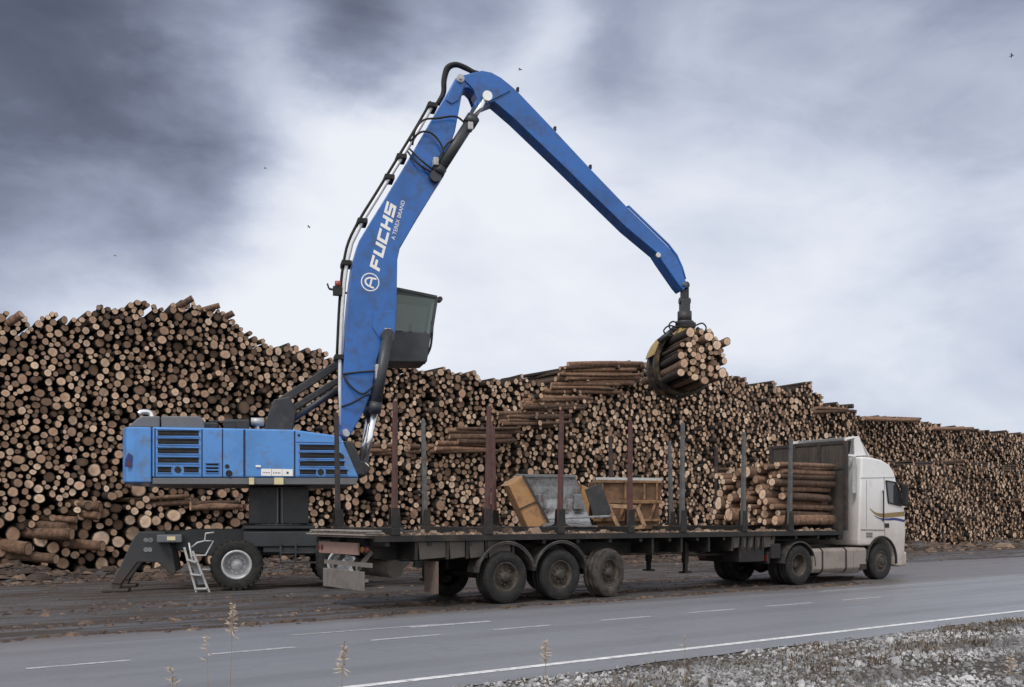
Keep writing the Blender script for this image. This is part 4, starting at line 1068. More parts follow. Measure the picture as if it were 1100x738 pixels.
for (x_, x2) in ((267.5, 273), (294.5, 304.5)):
    p_, q_ = P(x_, 520.3, NL), P(x2, 513.2, NL); b = MB(); b.box(p_[0], q_[0], NL-.02, NL+.015, p_[1], q_[1]); b.build('marker_plate', cream_m, mh)
# roof gear
z0 = zt+.002
hx0, hx1 = P(137, 450, -1.2)[0], P(220, 450, -1.2)[0]
b = MB(); b.prism([(hx0+.72, z0), (hx0+.72, z0+.27), (hx1-.1, z0+.29), (hx1-.02, z0+.2), (hx1, z0)], -1.25, .9); b.build('engine_hood', hood_grey, mh, .03, 3)
b = MB(); b.prism([(hx0, z0), (hx0+.2, z0+.2), (hx0+.3, z0+.26), (hx0+.69, z0+.27), (hx0+.69, z0)], -1.2, .85); b.build('rear_hood', hood_grey, mh, .03, 3)
b = MB(); b.tube(smooth_path([(hx0+.5, -1.0, z0+.25), (hx0+.45, -1.0, z0+.36), (hx0+.3, -1.03, z0+.37), (hx0+.22, -1.05, z0+.32)], 5), .065, 12); b.build('exhaust_pipe', chrome, mh)
q0, q1 = P(240, 450, -.9)[0], P(268, 450, -.9)[0]
b = MB(); b.box(q0, q1, -1.0, -.3, z0-.01, z0+.27); b.box(q0-.5, q0-.12, -.8, -.2, z0-.01, z0+.2); b.build('filter_box', charcoal, mh, .03)
q0 = P(277, 448, -.6)[0]; b = MB(); b.cyl((q0-.16, -.6, z0+.26), (q0+.14, -.6, z0+.26), .1, 16); b.cyl((q0, -.6, z0-.02), (q0, -.6, z0+.2), .04, 10); b.build('accumulator', light_grey, mh)
b = MB()
for l in (-1.3,): b.tube([(q0-.5, l, z0-.03), (q0-.5, l, z0+.18), (q0-1.1, l, z0+.18), (q0-1.1, l, z0-.03)], .018, 6)
b.build('roof_rail', charcoal, mh)
# cab hoist
LC = 1.0
tb = P(300, 452, LC)
b = MB(); b.prism([(tb[0]-.45, 3.72), (tb[0]-.28, 4.35), (tb[0]-.15, 4.72), (tb[0]+.25, 4.8), (tb[0]+.42, 4.45), (tb[0]+.3, 3.72)], LC-.35, LC+.35); b.build('hoist_tower', charcoal, mh, .03)
ca_, cb_ = V3(293, 437, LC), V3(392, 372, LC)
cc_, cd_ = V3(304, 446, LC), V3(400, 386, LC)
b = MB(); b.bar(ca_, cb_, .2, .16, (0, 1, 0)); b.bar(cc_, cd_, .16, .34, (0, 1, 0)) ; b.build('hoist_arm', charcoal, mh, .02)
b = MB(); b.cyl(V3(312, 452, LC-.25), V3(372, 412, LC-.25), .08, 14); b.build('hoist_cylinder', grey_cyl, mh)
# cab shell
L0, L1 = .55, 1.62
cabp = [P(385, 392, 1.0), P(455.5, 392, 1.0), P(460, 361, 1.0), P(466, 323, 1.0), P(425, 314.5, 1.0), P(385, 312, 1.0)]
midz = P(459, 361, 1.0)[1]
lowp = [cabp[0], cabp[1], cabp[2], (cabp[0][0], midz)]
cabm = paint('cab_charcoal', (.04, .045, .055), .5, 0, .25, 3, MUD, .15, 4)
b = MB(); b.prism(lowp, L0, L1); cabo = b.build('cab', cabm, mh, .04, 3)
b = MB()
tl = [(cabp[0][0], midz), cabp[2], cabp[3], cabp[4], cabp[5]]
for l in (L0+.03, L1-.03):
    for p_, q_ in ((tl[0], tl[4]), (tl[1], tl[2]), (tl[2], tl[3]), (tl[3], tl[4])): b.bar((p_[0], l, p_[1]), (q_[0], l, q_[1]), .07, .07, (0, 1, 0))
b.prism([tl[2], tl[3], tl[4], (tl[4][0], tl[4][1]-.1), (tl[3][0], tl[3][1]-.14), (tl[2][0]-.02, tl[2][1]-.06)], L0+.02, L1-.02)
b.bar((P(425, 340, 1.0)[0]-.15, L0+.03, midz), (P(425, 340, 1.0)[0]-.15, L0+.03, tl[3][1]), .05, .05, (0, 1, 0))
b.build('cab_frame', cabm, cabo)
b = MB(); gl = [(tl[0][0]+.03, midz+.01), (tl[1][0]-.03, midz+.01), (tl[2][0]-.04, tl[2][1]-.04), (tl[3][0], tl[3][1]-.1), (tl[4][0]+.03, tl[4][1]-.1)]
b.prism(gl, L0+.025, L0+.035); b.prism(gl, L1-.035, L1-.025); p_, q_ = tl[1], tl[2]
b.add([(p_[0], L0+.06, p_[1]+.02), (p_[0], L1-.06, p_[1]+.02), (q_[0], L1-.06, q_[1]-.04), (q_[0], L0+.06, q_[1]-.04)], [(0,1,2,3)])
b.build('cab_window', cab_glass, cabo)
sx = P(430, 366, 1.0)[0]
b = MB(); b.box(sx-.5, sx+.05, .85, 1.35, midz-.1, midz+.1); b.box(sx-.55, sx-.4, .85, 1.35, midz, midz+.75); b.box(sx+.25, sx+.32, .95, 1.25, midz, midz+.3); b.build('seat', seat_m, cabo, .05, 3)
b = MB(); rl = V3(468, 324, 1.0); b.bar((tl[2][0]-.05, .7, tl[2][1]), (tl[2][0]+.12, .7, tl[2][1]-.02), .05, .05); b.cyl((tl[2][0]+.1, .62, tl[2][1]-.03), (tl[2][0]+.1, .82, tl[2][1]-.03), .07, 12); b.build('work_lamp', charcoal, cabo)
b = MB(); b.tube(smooth_path([V3(466, 332, .7), V3(465, 352, .7), V3(463, 372, .7), V3(458, 384, .7), V3(456, 391, .7)], 5), .022, 8); b.tube(smooth_path([V3(463, 345, .6), V3(463, 366, .6), V3(460, 380, .6)], 5), .018, 6); b.build('cab_rail', black, cabo)

# boom: outline on its near face, then given its real width
BW = .34
boom_px = [(366.5, 467), (367, 440), (369.5, 385), (372.5, 340), (376.5, 300), (379.5, 279), (386, 258), (398, 238), (416, 209), (437, 174), (455, 143), (470, 117), (482, 97), (489, 84), (494, 80.5), (499, 83), (499.5, 90),
           (496, 103), (489, 141), (483, 158), (478, 170), (477.5, 188), (472, 196), (448, 235), (429.5, 267), (427, 279), (426, 340), (424, 362), (419, 370), (411, 370), (405, 386), (400, 418), (392, 440), (380.5, 460), (376, 468), (371, 471)]
b = MB(); b.prism([P(x_, y_, -BW) for x_, y_ in boom_px], -BW, BW); boom = b.build('boom', blue, mh, .022, 2)
# welded doublers and weld straps
for poly in ([(401, 336), (425, 334), (423.5, 362), (419, 369), (410, 368), (400, 352)], [(452, 178), (476, 170), (476.5, 187), (470, 196), (463, 192)], [(486, 92), (494, 82), (498.5, 85), (498, 92), (492, 108), (485, 112), (479, 108)]):
    for y0, y1 in ((-BW-.035, -BW+.001), (BW-.001, BW+.035)): MB().prism([P(x_, y_, -BW) for x_, y_ in poly], y0, y1).build('doubler_plate', blue, boom, .008)
b = MB()
for (x_, y_, r_) in ((467.5, 190, .10), (494, 85.5, .1), (416.5, 361, .13), (371, 464, .07)):
    p_ = P(x_, y_, -BW); b.cyl((p_[0], -BW-.10, p_[1]), (p_[0], BW+.10, p_[1]), r_, 20); b.cyl((p_[0], -BW-.125, p_[1]), (p_[0], -BW-.1, p_[1]), r_*.55, 6)
b.build('pivot_pin', light_grey, boom)
b = MB(); p_ = P(416, 356, -BW); b.box(p_[0]-.07, p_[0]+.08, -BW-.045, -BW-.036, p_[1]-.04, p_[1]+.07); b.build('warning_plate', cream_m, boom)
# lettering
tl0, tl1 = P(407.5, 292, -BW), P(426.0, 222, -BW)
dv = Vector((tl1[0]-tl0[0], tl1[1]-tl0[1])); TL = dv.length; dv.normalize(); nv = Vector((-dv.y, dv.x))
hgt = .27
def letters(word, length, h):
    st = {'F': [(0, 0, .27, 1), (0, .76, 1, 1), (0, .36, .8, .60)], 'U': [(0, 0, .27, 1), (.73, 0, 1, 1), (0, 0, 1, .24)], 'C': [(0, 0, .27, 1), (0, .76, 1, 1), (0, 0, 1, .24)],
          'H': [(0, 0, .27, 1), (.73, 0, 1, 1), (0, .38, 1, .62)], 'S': [(0, .76, 1, 1), (0, .38, 1, .62), (0, 0, 1, .24), (0, .38, .27, 1), (.73, 0, 1, .62)]}
    n = len(word); w = length/(n+.16*(n-1)); b = MB(); k_ = 0
    for i, ch in enumerate(word):
        for (a, c, d, e) in st[ch]:
            q = []
            for (x_, y_) in ((a, c), (d, c), (d, e), (a, e)):
                x2 = i*w*1.16+x_*w+y_*h*.22; y2 = y_*h
                q.append((tl0[0]+dv.x*x2+nv.x*y2, tl0[1]+dv.y*x2+nv.y*y2))
            y_ = -BW-.003-.0012*k_; k_ = (k_+1) % 5
            b.add([(x_, y_, z_) for x_, z_ in q], [(0,1,2,3)])
    return b
letters('FUCHS', TL, hgt).build('lettering', white_m, boom, fix=False)
cc = P(397.6, 303, -BW); b = MB(); n = 40; rr0, rr1 = .205, .232
vs = []
for k in range(n):
    a = 2*math.pi*k/n; vs += [(cc[0]+rr0*math.cos(a), -BW-.004, cc[1]+rr0*math.sin(a)), (cc[0]+rr1*math.cos(a), -BW-.004, cc[1]+rr1*math.sin(a))]
b.add(vs, [(2*k, 2*((k+1) % n), 2*((k+1) % n)+1, 2*k+1) for k in range(n)])
def emb(x_, y_): return (cc[0]+dv.x*x_+nv.x*y_, cc[1]+dv.y*x_+nv.y*y_)
k_ = 0
for seg_ in ([(-.12, -.13), (-.10, .05), (-.04, .12), (.04, .12), (.10, .05), (.12, -.13)], [(-.105, -.02), (.105, -.02)]):
    for p_, q_ in zip(seg_, seg_[1:]):
        p2, q2 = emb(*p_), emb(*q_); b.bar((p2[0], -BW-.004-.001*k_, p2[1]), (q2[0], -BW-.004-.001*k_, q2[1]), .045, .001, (0, 1, 0)); k_ += 1
b.build('round_emblem', white_m, boom, fix=False)
fc = bpy.data.curves.new('small_lettering', 'FONT'); fc.body = 'A TEREX BRAND'; fc.size = .14; fc.extrude = .001
fc.materials.append(white_m); ft = bpy.data.objects.new('text_outline', fc); col.objects.link(ft); bpy.context.view_layer.update()
fm = bpy.data.meshes.new_from_object(ft.evaluated_get(bpy.context.evaluated_depsgraph_get())); bpy.data.objects.remove(ft)
fo = bpy.data.objects.new('small_lettering', fm); col.objects.link(fo); fo.parent = boom
s0, s1 = P(424.0, 258, -BW), P(433.0, 224, -BW); d2 = Vector((s1[0]-s0[0], 0, s1[1]-s0[1])).normalized()
fo.matrix_local = Matrix(((d2.x, -d2.z, 0, s0[0]), (0, 0, -1, -BW-.004), (d2.z, d2.x, 0, s0[1]), (0, 0, 0, 1)))
# boom rams, one each side
for s in (-1, 1):
    l = s*.50
    f0, f1, f2 = P(391, 503, -.5), P(402.5, 441, -.5), P(416.5, 361, -.5)
    b = MB(); b.cyl((f1[0], l, f1[1]), (f2[0], l, f2[1]), .135, 20); b.cyl((f1[0]-.01, l, f1[1]-.05), (f1[0]+.04, l, f1[1]+.2), .16, 20); b.cyl((f2[0], l-.1, f2[1]), (f2[0], l+.1, f2[1]), .17, 20)
    rm_ = b.build('boom_cylinder', grey_cyl, mh)
    b = MB(); b.cyl((f0[0], l, f0[1]), (f1[0], l, f1[1]), .08, 18); b.cyl((f0[0], l-.09, f0[1]), (f0[0], l+.09, f0[1]), .13, 18); b.build('rod', chrome, rm_)
b = MB(); f0 = P(391, 503, -.5); b.prism([(br[0]-.35, br[1]+.25), (f0[0]-.05, f0[1]+.18), (f0[0]+.16, f0[1]), (f0[0]+.02, f0[1]-.2), (br[0]-.2, br[1]-.15)], -.66, .66); b.prism([P(374, 476, -.5), P(382, 490, -.5), P(388, 512, -.5), P(374, 512, -.5), P(366, 476, -.5)], -1.2, 1.2); b.build('boom_foot_bracket', charcoal, mh, .03)
b = MB(); pf = P(372, 466, -.6); b.cyl((pf[0], -.7, pf[1]), (pf[0], -.42, pf[1]), .075, 16); b.build('foot_pin', light_grey, mh)
# stick
SW0, SW1 = .30, .2
stick_px = [(493, 90), (491, 84), (494, 80.5), (500, 80), (509, 77.5), (518, 75.6), (528, 77.6), (538, 83), (548, 91), (556, 98), (596, 140), (634.6, 181.5), (673, 221.5), (717, 264), (726, 274.5), (732, 287), (738.5, 307), (734, 312),
            (729, 306), (711, 280), (706, 272), (673, 244.5), (604, 177), (552, 127), (531, 109), (520, 113), (512, 118), (509, 112), (513, 105), (510, 98), (503, 94), (498, 95)]
b = MB(); b.prism([P(x_, y_, -.28) for x_, y_ in stick_px], -.28, .20); stick = b.build('stick', blue, mh, .02, 2)
for s in (-1, 1):
    pass
b = MB()
for s in (-1, 1):
    y0, y1 = (-.315, -.279) if s < 0 else (.279, .315)
    b = MB(); b.prism([P(x_, y_, -.28) for x_, y_ in [(496, 84), (509, 79), (528, 80), (541, 88), (548, 98), (536, 104), (524, 110), (513, 114), (512, 106), (508, 96)]], y0, y1)
    b.build('doubler_plate', blue, stick, .008)
b = MB()
for (x_, y_, r_) in ((523, 104, .12), (735, 306, .07)):
    p_ = P(x_, y_, -.28); b.cyl((p_[0], -.36, p_[1]), (p_[0], .3, p_[1]), r_*.8, 20); b.cyl((p_[0], -.38, p_[1]), (p_[0], -.35, p_[1]), r_*.5, 6)
b.build('pivot_pin', hood_grey, stick)
b = MB(); p_, q_ = V3(674, 222.5, -.24), V3(717, 264, -.24); up_ = Vector((.3, 0, .35)).normalized()*.022
b.tube([p_+up_*.3, p_+up_*1.8, q_+up_*1.8, V3(726, 275, -.24)+up_*1.2, V3(732, 288, -.24)+up_, V3(736, 300, -.24)], .035, 8)
b.build('grapple_pipe', blue, stick)
b = MB(); p_ = P(707, 274, -.28); b.cyl((p_[0], -.31, p_[1]), (p_[0], -.27, p_[1]), .07, 14); b.build('lamp', lamp_lens, stick)
b = MB()
for (x_, y_) in ((596, 140), (634, 181), (556, 98)):
    v_ = V3(x_, y_, -.1); b.box(v_.x-.03, v_.x+.03, -.15, -.05, v_.z-.02, v_.z+.09)
b.build('pipe_clip', black, stick)
# stick ram
l = -.40
f0, f1, f2 = P(467.5, 190, l), P(508, 127, l), P(523, 104, l)
b = MB(); d_ = Vector((f1[0]-f0[0], 0, f1[1]-f0[1])); d_.normalize(); k0 = Vector((f0[0], l, f0[1])); k1 = Vector((f1[0], l, f1[1]))
b.cyl(k0+d_*.1, k1, .14, 20); b.cyl(k1-d_*.22, k1+d_*.03, .175, 20); b.cyl(k0+Vector((0, -.1, 0)), k0+Vector((0, .1, 0)), .15, 18); b.cyl(k0+d_*.1, k0+d_*.3, .16, 20)
sc_ = b.build('stick_cylinder', grey_cyl, mh)
b = MB(); b.cyl(k1, (f2[0], l, f2[1]), .075, 18); b.cyl((f2[0], l-.08, f2[1]), (f2[0], l+.08, f2[1]), .13, 18); b.build('rod', chrome, sc_)
# pipes and hoses of the boom
pipe = [(369, 458), (367.5, 420), (367.5, 384), (369.5, 340), (372, 305), (375, 283), (380, 262), (392, 238), (410, 209), (432, 173), (452, 140), (468, 112)]
b = MB(); b.tube([V3(x_, y_, -.2)+Vector((-.05, 0, 0.02)) for x_, y_ in pipe], .05, 10); b.tube([V3(x_, y_, .1)+Vector((-.05, 0, 0.02)) for x_, y_ in pipe], .05, 10); b.build('boom_pipe', pipe_m, boom)
b = MB(); b.tube(smooth_path([V3(x_, y_, -.05)+Vector((-.13, 0, .05)) for x_, y_ in pipe[2:]], 3), .035, 8); b.build('boom_hose', black, boom)
b = MB()
for (x_, y_) in ((367.5, 384), (375, 283), (392, 238), (421, 191), (434, 169), (467, 114)):
    v_ = V3(x_, y_, -.2); MB().box(v_.x-.19, v_.x+.06, -.30, .16, v_.z-.06, v_.z+.06).build('pipe_clamp', black, boom, .01)
b = MB(); b.tube(smooth_path([V3(x_, y_, -.05) for x_, y_ in [(470, 112), (476, 100), (476.5, 86), (480, 73), (489, 69), (499, 72), (508, 77), (514, 79)]], 6), .062, 10); b.tube(smooth_path([V3(x_, y_, .12) for x_, y_ in [(470, 112), (477, 100), (478, 86), (482, 74), (490, 70.5), (500, 74), (510, 79)]], 6), .05, 8); b.build('knee_hose', black, boom)
b = MB()
for pts in ([(443, 156), (446, 140), (455, 129), (470, 127), (488, 125), (497, 130), (502, 137)], [(440, 152), (452, 142), (463, 143), (472, 152), (476, 163), (472, 172), (465, 181)], [(440, 160), (450, 170), (462, 180), (466, 183)],
            [(438, 163), (447, 174), (460, 183), (467, 186)], [(502, 137), (492, 147), (480, 155), (473, 168), (468, 176)],
            [(368, 402), (384, 400), (398, 399), (406, 399)], [(369, 404), (378, 416), (390, 423), (402, 413), (406, 402)], [(367, 437), (380, 432), (392, 425), (400, 424), (403, 434), (402, 446)]):
    MB().tube(smooth_path([V3(x_, y_, -.47 if 0 < i < len(pts)-1 else -.36) for i, (x_, y_) in enumerate(pts)], 6), .026, 8).build('ram_hose', black, boom)
b = MB()
for (x_, y_) in ((468, 174), (406, 404), (406, 396), (505, 136)):
    v_ = V3(x_, y_, -.5); MB().box(v_.x-.07, v_.x+.07, -.58, -.36, v_.z-.1, v_.z+.1).build('hose_block', light_grey, boom, .02)
v_ = V3(362, 312, -.2); b = MB(); b.box(v_.x-.1, v_.x+.12, -.26, -.14, v_.z-.13, v_.z+.1); b.bar((v_.x-.2, -.2, v_.z+.03), (v_.x+.25, -.2, v_.z-.05), .05, .05); b.bar((v_.x-.2, -.2, v_.z+.03), (v_.x-.24, -.2, v_.z+.16), .04, .04); wl = b.build('boom_lamp', black, boom, .01)
b = MB(); b.cyl((v_.x+.02, -.2, v_.z+.1), (v_.x+.02, -.2, v_.z+.23), .075, 12); b.build('beacon_lens', paint('beacon_red', (.3, .06, .05), .4, 0, .1, 4, bumpy=0), wl)

# ------------------------------------------------------------------ grapple and its bundle
jaw_m = paint('worn_jaw_steel', (.022, .021, .024), .5, .3, .4, 5, (.22, .15, .06), .42, 3.5)
tipt, tipz = P(735.5, 307, -.1)
tip = EO + Vector((CA*tipt - SA*-.05, SA*tipt + CA*-.05, 0)); tip.z = tipz
GC = Vector((tip.x+.02, tip.y, 6.0))
dG = Vector((-.16, .987, 0)).normalized(); ga = math.atan2(dG.y, dG.x) - math.pi/2
gp = empty('log_grapple', (GC.x, GC.y, 6.0), ga, 'yellow and black log grapple closed round a bundle of logs, hanging from the crane stick', 'grapple')
# local frame: x sideways, y along the logs (away), z up, origin in the middle of the bundle
dz = tipz-6.0
b = MB(); b.box(-.11, .11, -.07, .07, dz-.4, dz+.08); b.cyl((0, -.17, dz), (0, .17, dz), .1, 14); b.cyl((-.16, 0, dz-.42), (.16, 0, dz-.42), .1, 14); b.box(-.13, .13, -.12, .12, dz-.75, dz-.38); b.build('hanger_link', grey_cyl, gp, .02)
b = MB(); b.cyl((0, 0, dz-1.02), (0, 0, dz-.72), .2, 20); b.cyl((0, 0, dz-1.08), (0, 0, dz-1.0), .26, 20); b.build('rotator', charcoal, gp)
b = MB(); b.box(-.22, .22, -.32, .32, dz-1.22, dz-1.07); b.build('head_plate', black, gp, .02)
hz2 = dz-1.22
b = MB(); b.prism([(-.22, hz2), (.22, hz2), (.34, hz2-.28), (.2, hz2-.42), (-.2, hz2-.42), (-.34, hz2-.28)], -.28, .28); b.build('head_body', yellow_m, gp, .03)
b = MB()
for pts in ([(.2, -.2, hz2+.06), (.42, -.25, hz2+.14), (.54, -.25, hz2+.02), (.46, -.25, hz2-.14), (.4, -.25, hz2-.2)], [(-.2, -.2, hz2+.08), (-.42, -.25, hz2+.16), (-.54, -.25, hz2+.06), (-.48, -.25, hz2-.06), (-.3, -.25, hz2-.04)],
            [(-.2, -.1, hz2+.02), (-.5, -.15, hz2+.06), (-.66, -.15, hz2-.08), (-.56, -.15, hz2-.2), (-.4, -.2, hz2-.24)]):
    b.tube(smooth_path(pts, 6), .022, 8)
b.build('hose', black, gp)
ja = [(.24, hz2-.2), (.48, .84), (.71, .58), (.85, .25), (.87, -.12), (.77, -.44), (.54, -.70), (.22, -.84), (.02, -.87)]
for s in (-1, 1):
    arc = smooth_path([(s*x_, 0, z_) for x_, z_ in ja], 4)
    b = MB()
    for (y0, y1, k0, th) in ((.0, .22, 0, .07), (.58, .80, 0, .07)):
        n = len(arc); vs = []; fs = []
        for i, p_ in enumerate(arc):
            d_ = (arc[min(i+1, n-1)]-arc[max(0, i-1)]).normalized(); nn = Vector((-d_.z, 0, d_.x))*(-s)
            t_ = th*(1.0+.8*math.sin(math.pi*i/n)) if i < n-1 else .03
            for o_ in (p_, p_+nn*t_): vs += [(o_.x, y0+s*.02, o_.z), (o_.x, y1+s*.02, o_.z)]
        for i in range(n-1):
            q_ = 4*i
            for f_ in ((0,1,5,4), (2,6,7,3), (0,4,6,2), (1,3,7,5)): fs.append(tuple(q_+j for j in f_))
        fs += [(0,2,3,1), (4*n-4, 4*n-3, 4*n-1, 4*n-2)]
        b.add(vs, fs)
    jaw = b.build('jaw', jaw_m, gp, .008)
    sub = arc[1:13]; b = MB(); vs = []; fs = []; n = len(sub)
    for i, p_ in enumerate(sub):
        rad_ = Vector((p_.x, 0, p_.z)).normalized()
        for o_ in (p_+rad_*.02, p_+rad_*.05): vs += [(o_.x, .02, o_.z), (o_.x, .78, o_.z)]
    for i in range(n-1):
        q_ = 4*i
        for f_ in ((0,1,5,4), (2,6,7,3), (0,4,6,2), (1,3,7,5)): fs.append(tuple(q_+j for j in f_))
    fs += [(0,2,3,1), (4*n-4, 4*n-3, 4*n-1, 4*n-2)]
    b.add(vs, fs); b.build('jaw_plate', yellow_m, jaw)
    b = MB(); b.cyl((s*.3, -.1, hz2+.02), (s*.78, -.1, .62), .075, 12); b.build('jaw_cylinder', grey_cyl, gp)
g = random.Random(3); nb = 62
rs = sorted([g.choice((g.uniform(.05, .075), g.uniform(.06, .09), g.uniform(.085, .13))) for _ in range(nb)], reverse=True)
pos = [[g.uniform(-.5, .5), g.uniform(-.5, .5)] for _ in range(nb)]
for it in range(500):
    for i in range(nb):
        pos[i][0] *= .992; pos[i][1] *= .992
    for i in range(nb):
        for j in range(i+1, nb):
            dx, dy = pos[j][0]-pos[i][0], pos[j][1]-pos[i][1]; d = math.hypot(dx, dy)+1e-6; m_ = rs[i]+rs[j]-d
            if m_ > 0:
                k = m_/d*.5; pos[i][0] -= dx*k; pos[i][1] -= dy*k; pos[j][0] += dx*k; pos[j][1] += dy*k
ext = max(math.hypot(*p)+r for p, r in zip(pos, rs)); sc_ = .87/ext
aside = Vector((dG.y, -dG.x, 0))
secs = {}
for i in range(nb):
    a_, c_ = pos[i][0]*sc_, pos[i][1]*sc_; rr = math.hypot(a_, c_)
    sec = 'at the heart of the bundle' if rr < .28 else ['on its right side', 'at its upper right', 'on its top', 'at its upper left', 'on its left side', 'at its lower left', 'underneath', 'at its lower right'][int(((math.degrees(math.atan2(c_, a_))+22.5) % 360)//45)]
    secs.setdefault(sec, []).append(i)
for sec, ids in secs.items():
    for k, i in enumerate(sorted(ids, key=lambda i: -rs[i])):
        a_, c_ = pos[i][0]*sc_, pos[i][1]*sc_; r = rs[i]*sc_
        y0 = -1.45+g.gauss(0, .12); y1 = 1.5+g.gauss(0, .15)
        if c_ > .35 and a_ > .1 and g.random() < .5: y0 -= .2
        A = GC+aside*(a_+g.gauss(0, .015))+dG*y0+Vector((0, 0, c_)); B = GC+aside*(a_+g.gauss(0, .04))+dG*y1+Vector((0, 0, c_+g.gauss(0, .04)))
        t = g.betavariate(3.2, 1.4); L = Logs(); L.log(A, B, r, r*.88, t, g.uniform(.2, .8), g, 14, 4)
        tag(L.build('pine_log', A), f'{ORD[min(k, 13)]} {tone(t)} log held in the grapple, {sec}', 'log', 'logs held in the grapple')

# ------------------------------------------------------------------ birds and dry reeds
def bird(px, py, Y, m, span, lab, roll):
    c = Vector(((px-CX)/F*Y, Y, EYE+(HZ-py)/F*Y)); b = MB()
    b.tube([(-.18*span, 0, 0), (-.1*span, 0, .015), (.05*span, 0, .02), (.16*span, 0, .015), (.22*span, 0, 0)], .055*span, 8, .03*span)
    for s in (-1, 1):
        b.add([(.06*span, s*.03, .02), (-.08*span, s*.03, .02), (-.12*span, s*.28*span, .12*span), (.03*span, s*.26*span, .13*span), (-.14*span, s*.5*span, .06*span),
               (.06*span, s*.03, .035), (-.08*span, s*.03, .03), (-.12*span, s*.28*span, .13*span), (.03*span, s*.26*span, .14*span)],
              [(0,1,2,3), (3,2,4), (5,8,7,6), (8,4,7)])
    b.add([(-.17*span, -.02, 0), (-.17*span, .02, 0), (-.32*span, .06*span, .01), (-.32*span, -.06*span, .01)], [(0,1,2,3)])
    o = b.build('bird', m, fix=False); o.location = c; o.rotation_euler = (roll, 0, rnd.uniform(-.6, .6)); tag(o, lab, 'bird', 'birds in the sky')
bird(285, 181, 60, bird_m, .42, 'small dark bird flying high left of the boom', .3)
bird(332, 244, 60, bird_m, .45, 'small dark bird flying just left of the boom lettering', -.2)
bird(124, 275, 60, bird_w, .5, 'pale bird flying low above the left log stack', .2)
bird(559, 75, 60, bird_m, .5, 'dark bird flying just right of the crane knee', .1)
bird(1087, 60, 60, bird_m, .5, 'dark bird flying at the upper right photo corner', -.3)
def reed(px, ptop, Y, lab, head, lean, thick=1.0):
    x = (px-CX)/F*Y; ztop = EYE+(HZ-ptop)/F*Y; gz = -.25
    e = empty('dry_reed', (x-lean, Y, gz), 0, lab, 'plant', 'dry reeds in the foreground')
    b = MB(); pts = smooth_path([(0, 0, 0), (lean*.3, .01, (ztop-gz)*.5), (lean*.75, 0, (ztop-gz)*.82), (lean, 0, ztop-gz)], 5); b.tube(pts, .0035, 6, .0018)
    g_ = random.Random(int(px)); b2 = MB()
    b.build('stem', reed_m, e)
    for k in range(int(70*head)):
        f_ = g_.random(); i = len(pts)-1-int(f_*min(len(pts)-2, 5)); p_ = pts[i].lerp(pts[i-1], g_.random())
        d_ = Vector((g_.gauss(0, .5)+.25*lean, g_.gauss(0, .5), g_.uniform(-.2, 1))).normalized()*.05*(.5+f_)*thick; s_ = d_.orthogonal().normalized()*.004*thick
        b2.add([p_-s_*.3, p_+d_*.5-s_, p_+d_, p_+d_*.5+s_], [(0,1,2,3)])
    b2.build('seed_head', reed_h, e, fix=False)
reed(250, 648, 6.6, 'dry reed with a fluffy pale plume rising in front of the loader wheel', 1.3, .03, 1.0)
reed(222, 682, 6.4, 'thin dry reed with a sparse head left of the fluffy plume', .2, -.02)
reed(370, 692, 6.2, 'dry reed with a loose tan head in front of the dashed line', .9, .05)
reed(183, 716, 6.2, 'bent dry stalk leaning left at the bottom of the photo', .4, -.08)
reed(585, 688, 6.9, 'tan reed with drooping head in front of the white edge line', .9, -.03)
reed(736, 684, 8.6, 'thin dark dry stalk standing by the white edge line', .15, .01)
reed(1085, 705, 7.0, 'dry stalk at the bottom right photo corner', .7, -.04)

# ------------------------------------------------------------------ sky and light
w = bpy.data.worlds.new('World'); scene.world = w; w.use_nodes = True
nt = w.node_tree; nt.nodes.clear()
out = N(nt, 'ShaderNodeOutputWorld'); bg = N(nt, 'ShaderNodeBackground'); nt.links.new(bg.outputs[0], out.inputs[0])
SUN_EL, SUN_AZ = R(52), R(205)     # azimuth clockwise from +Y
sky = N(nt, 'ShaderNodeTexSky', sky_type='NISHITA'); sky.sun_disc = False; sky.sun_elevation = SUN_EL; sky.sun_rotation = SUN_AZ
tc = N(nt, 'ShaderNodeTexCoord').outputs['Generated']
mp = mapping(nt, tc, (1, 1, 2.0), (0, R(-16), 0))
n1 = noise(nt, mp, 2.6, 7, .52, .6); n2 = noise(nt, mapping(nt, tc, (1.0, 1.0, 2.6), (0, R(22), .3)), 1.3, 5, .5, .9)
def blob(px, py, inner, outer):
    d = Vector(((px-CX)/F, 1, (HZ-py)/F)).normalized()
    vm = N(nt, 'ShaderNodeVectorMath', operation='DOT_PRODUCT'); nt.links.new(wv, vm.inputs[0]); vm.inputs[1].default_value = d
    mr = N(nt, 'ShaderNodeMapRange', interpolation_type='SMOOTHERSTEP'); nt.links.new(vm.outputs['Value'], mr.inputs[0])
    mr.inputs[1].default_value = math.cos(R(outer)); mr.inputs[2].default_value = math.cos(R(inner)); return mr.outputs[0]
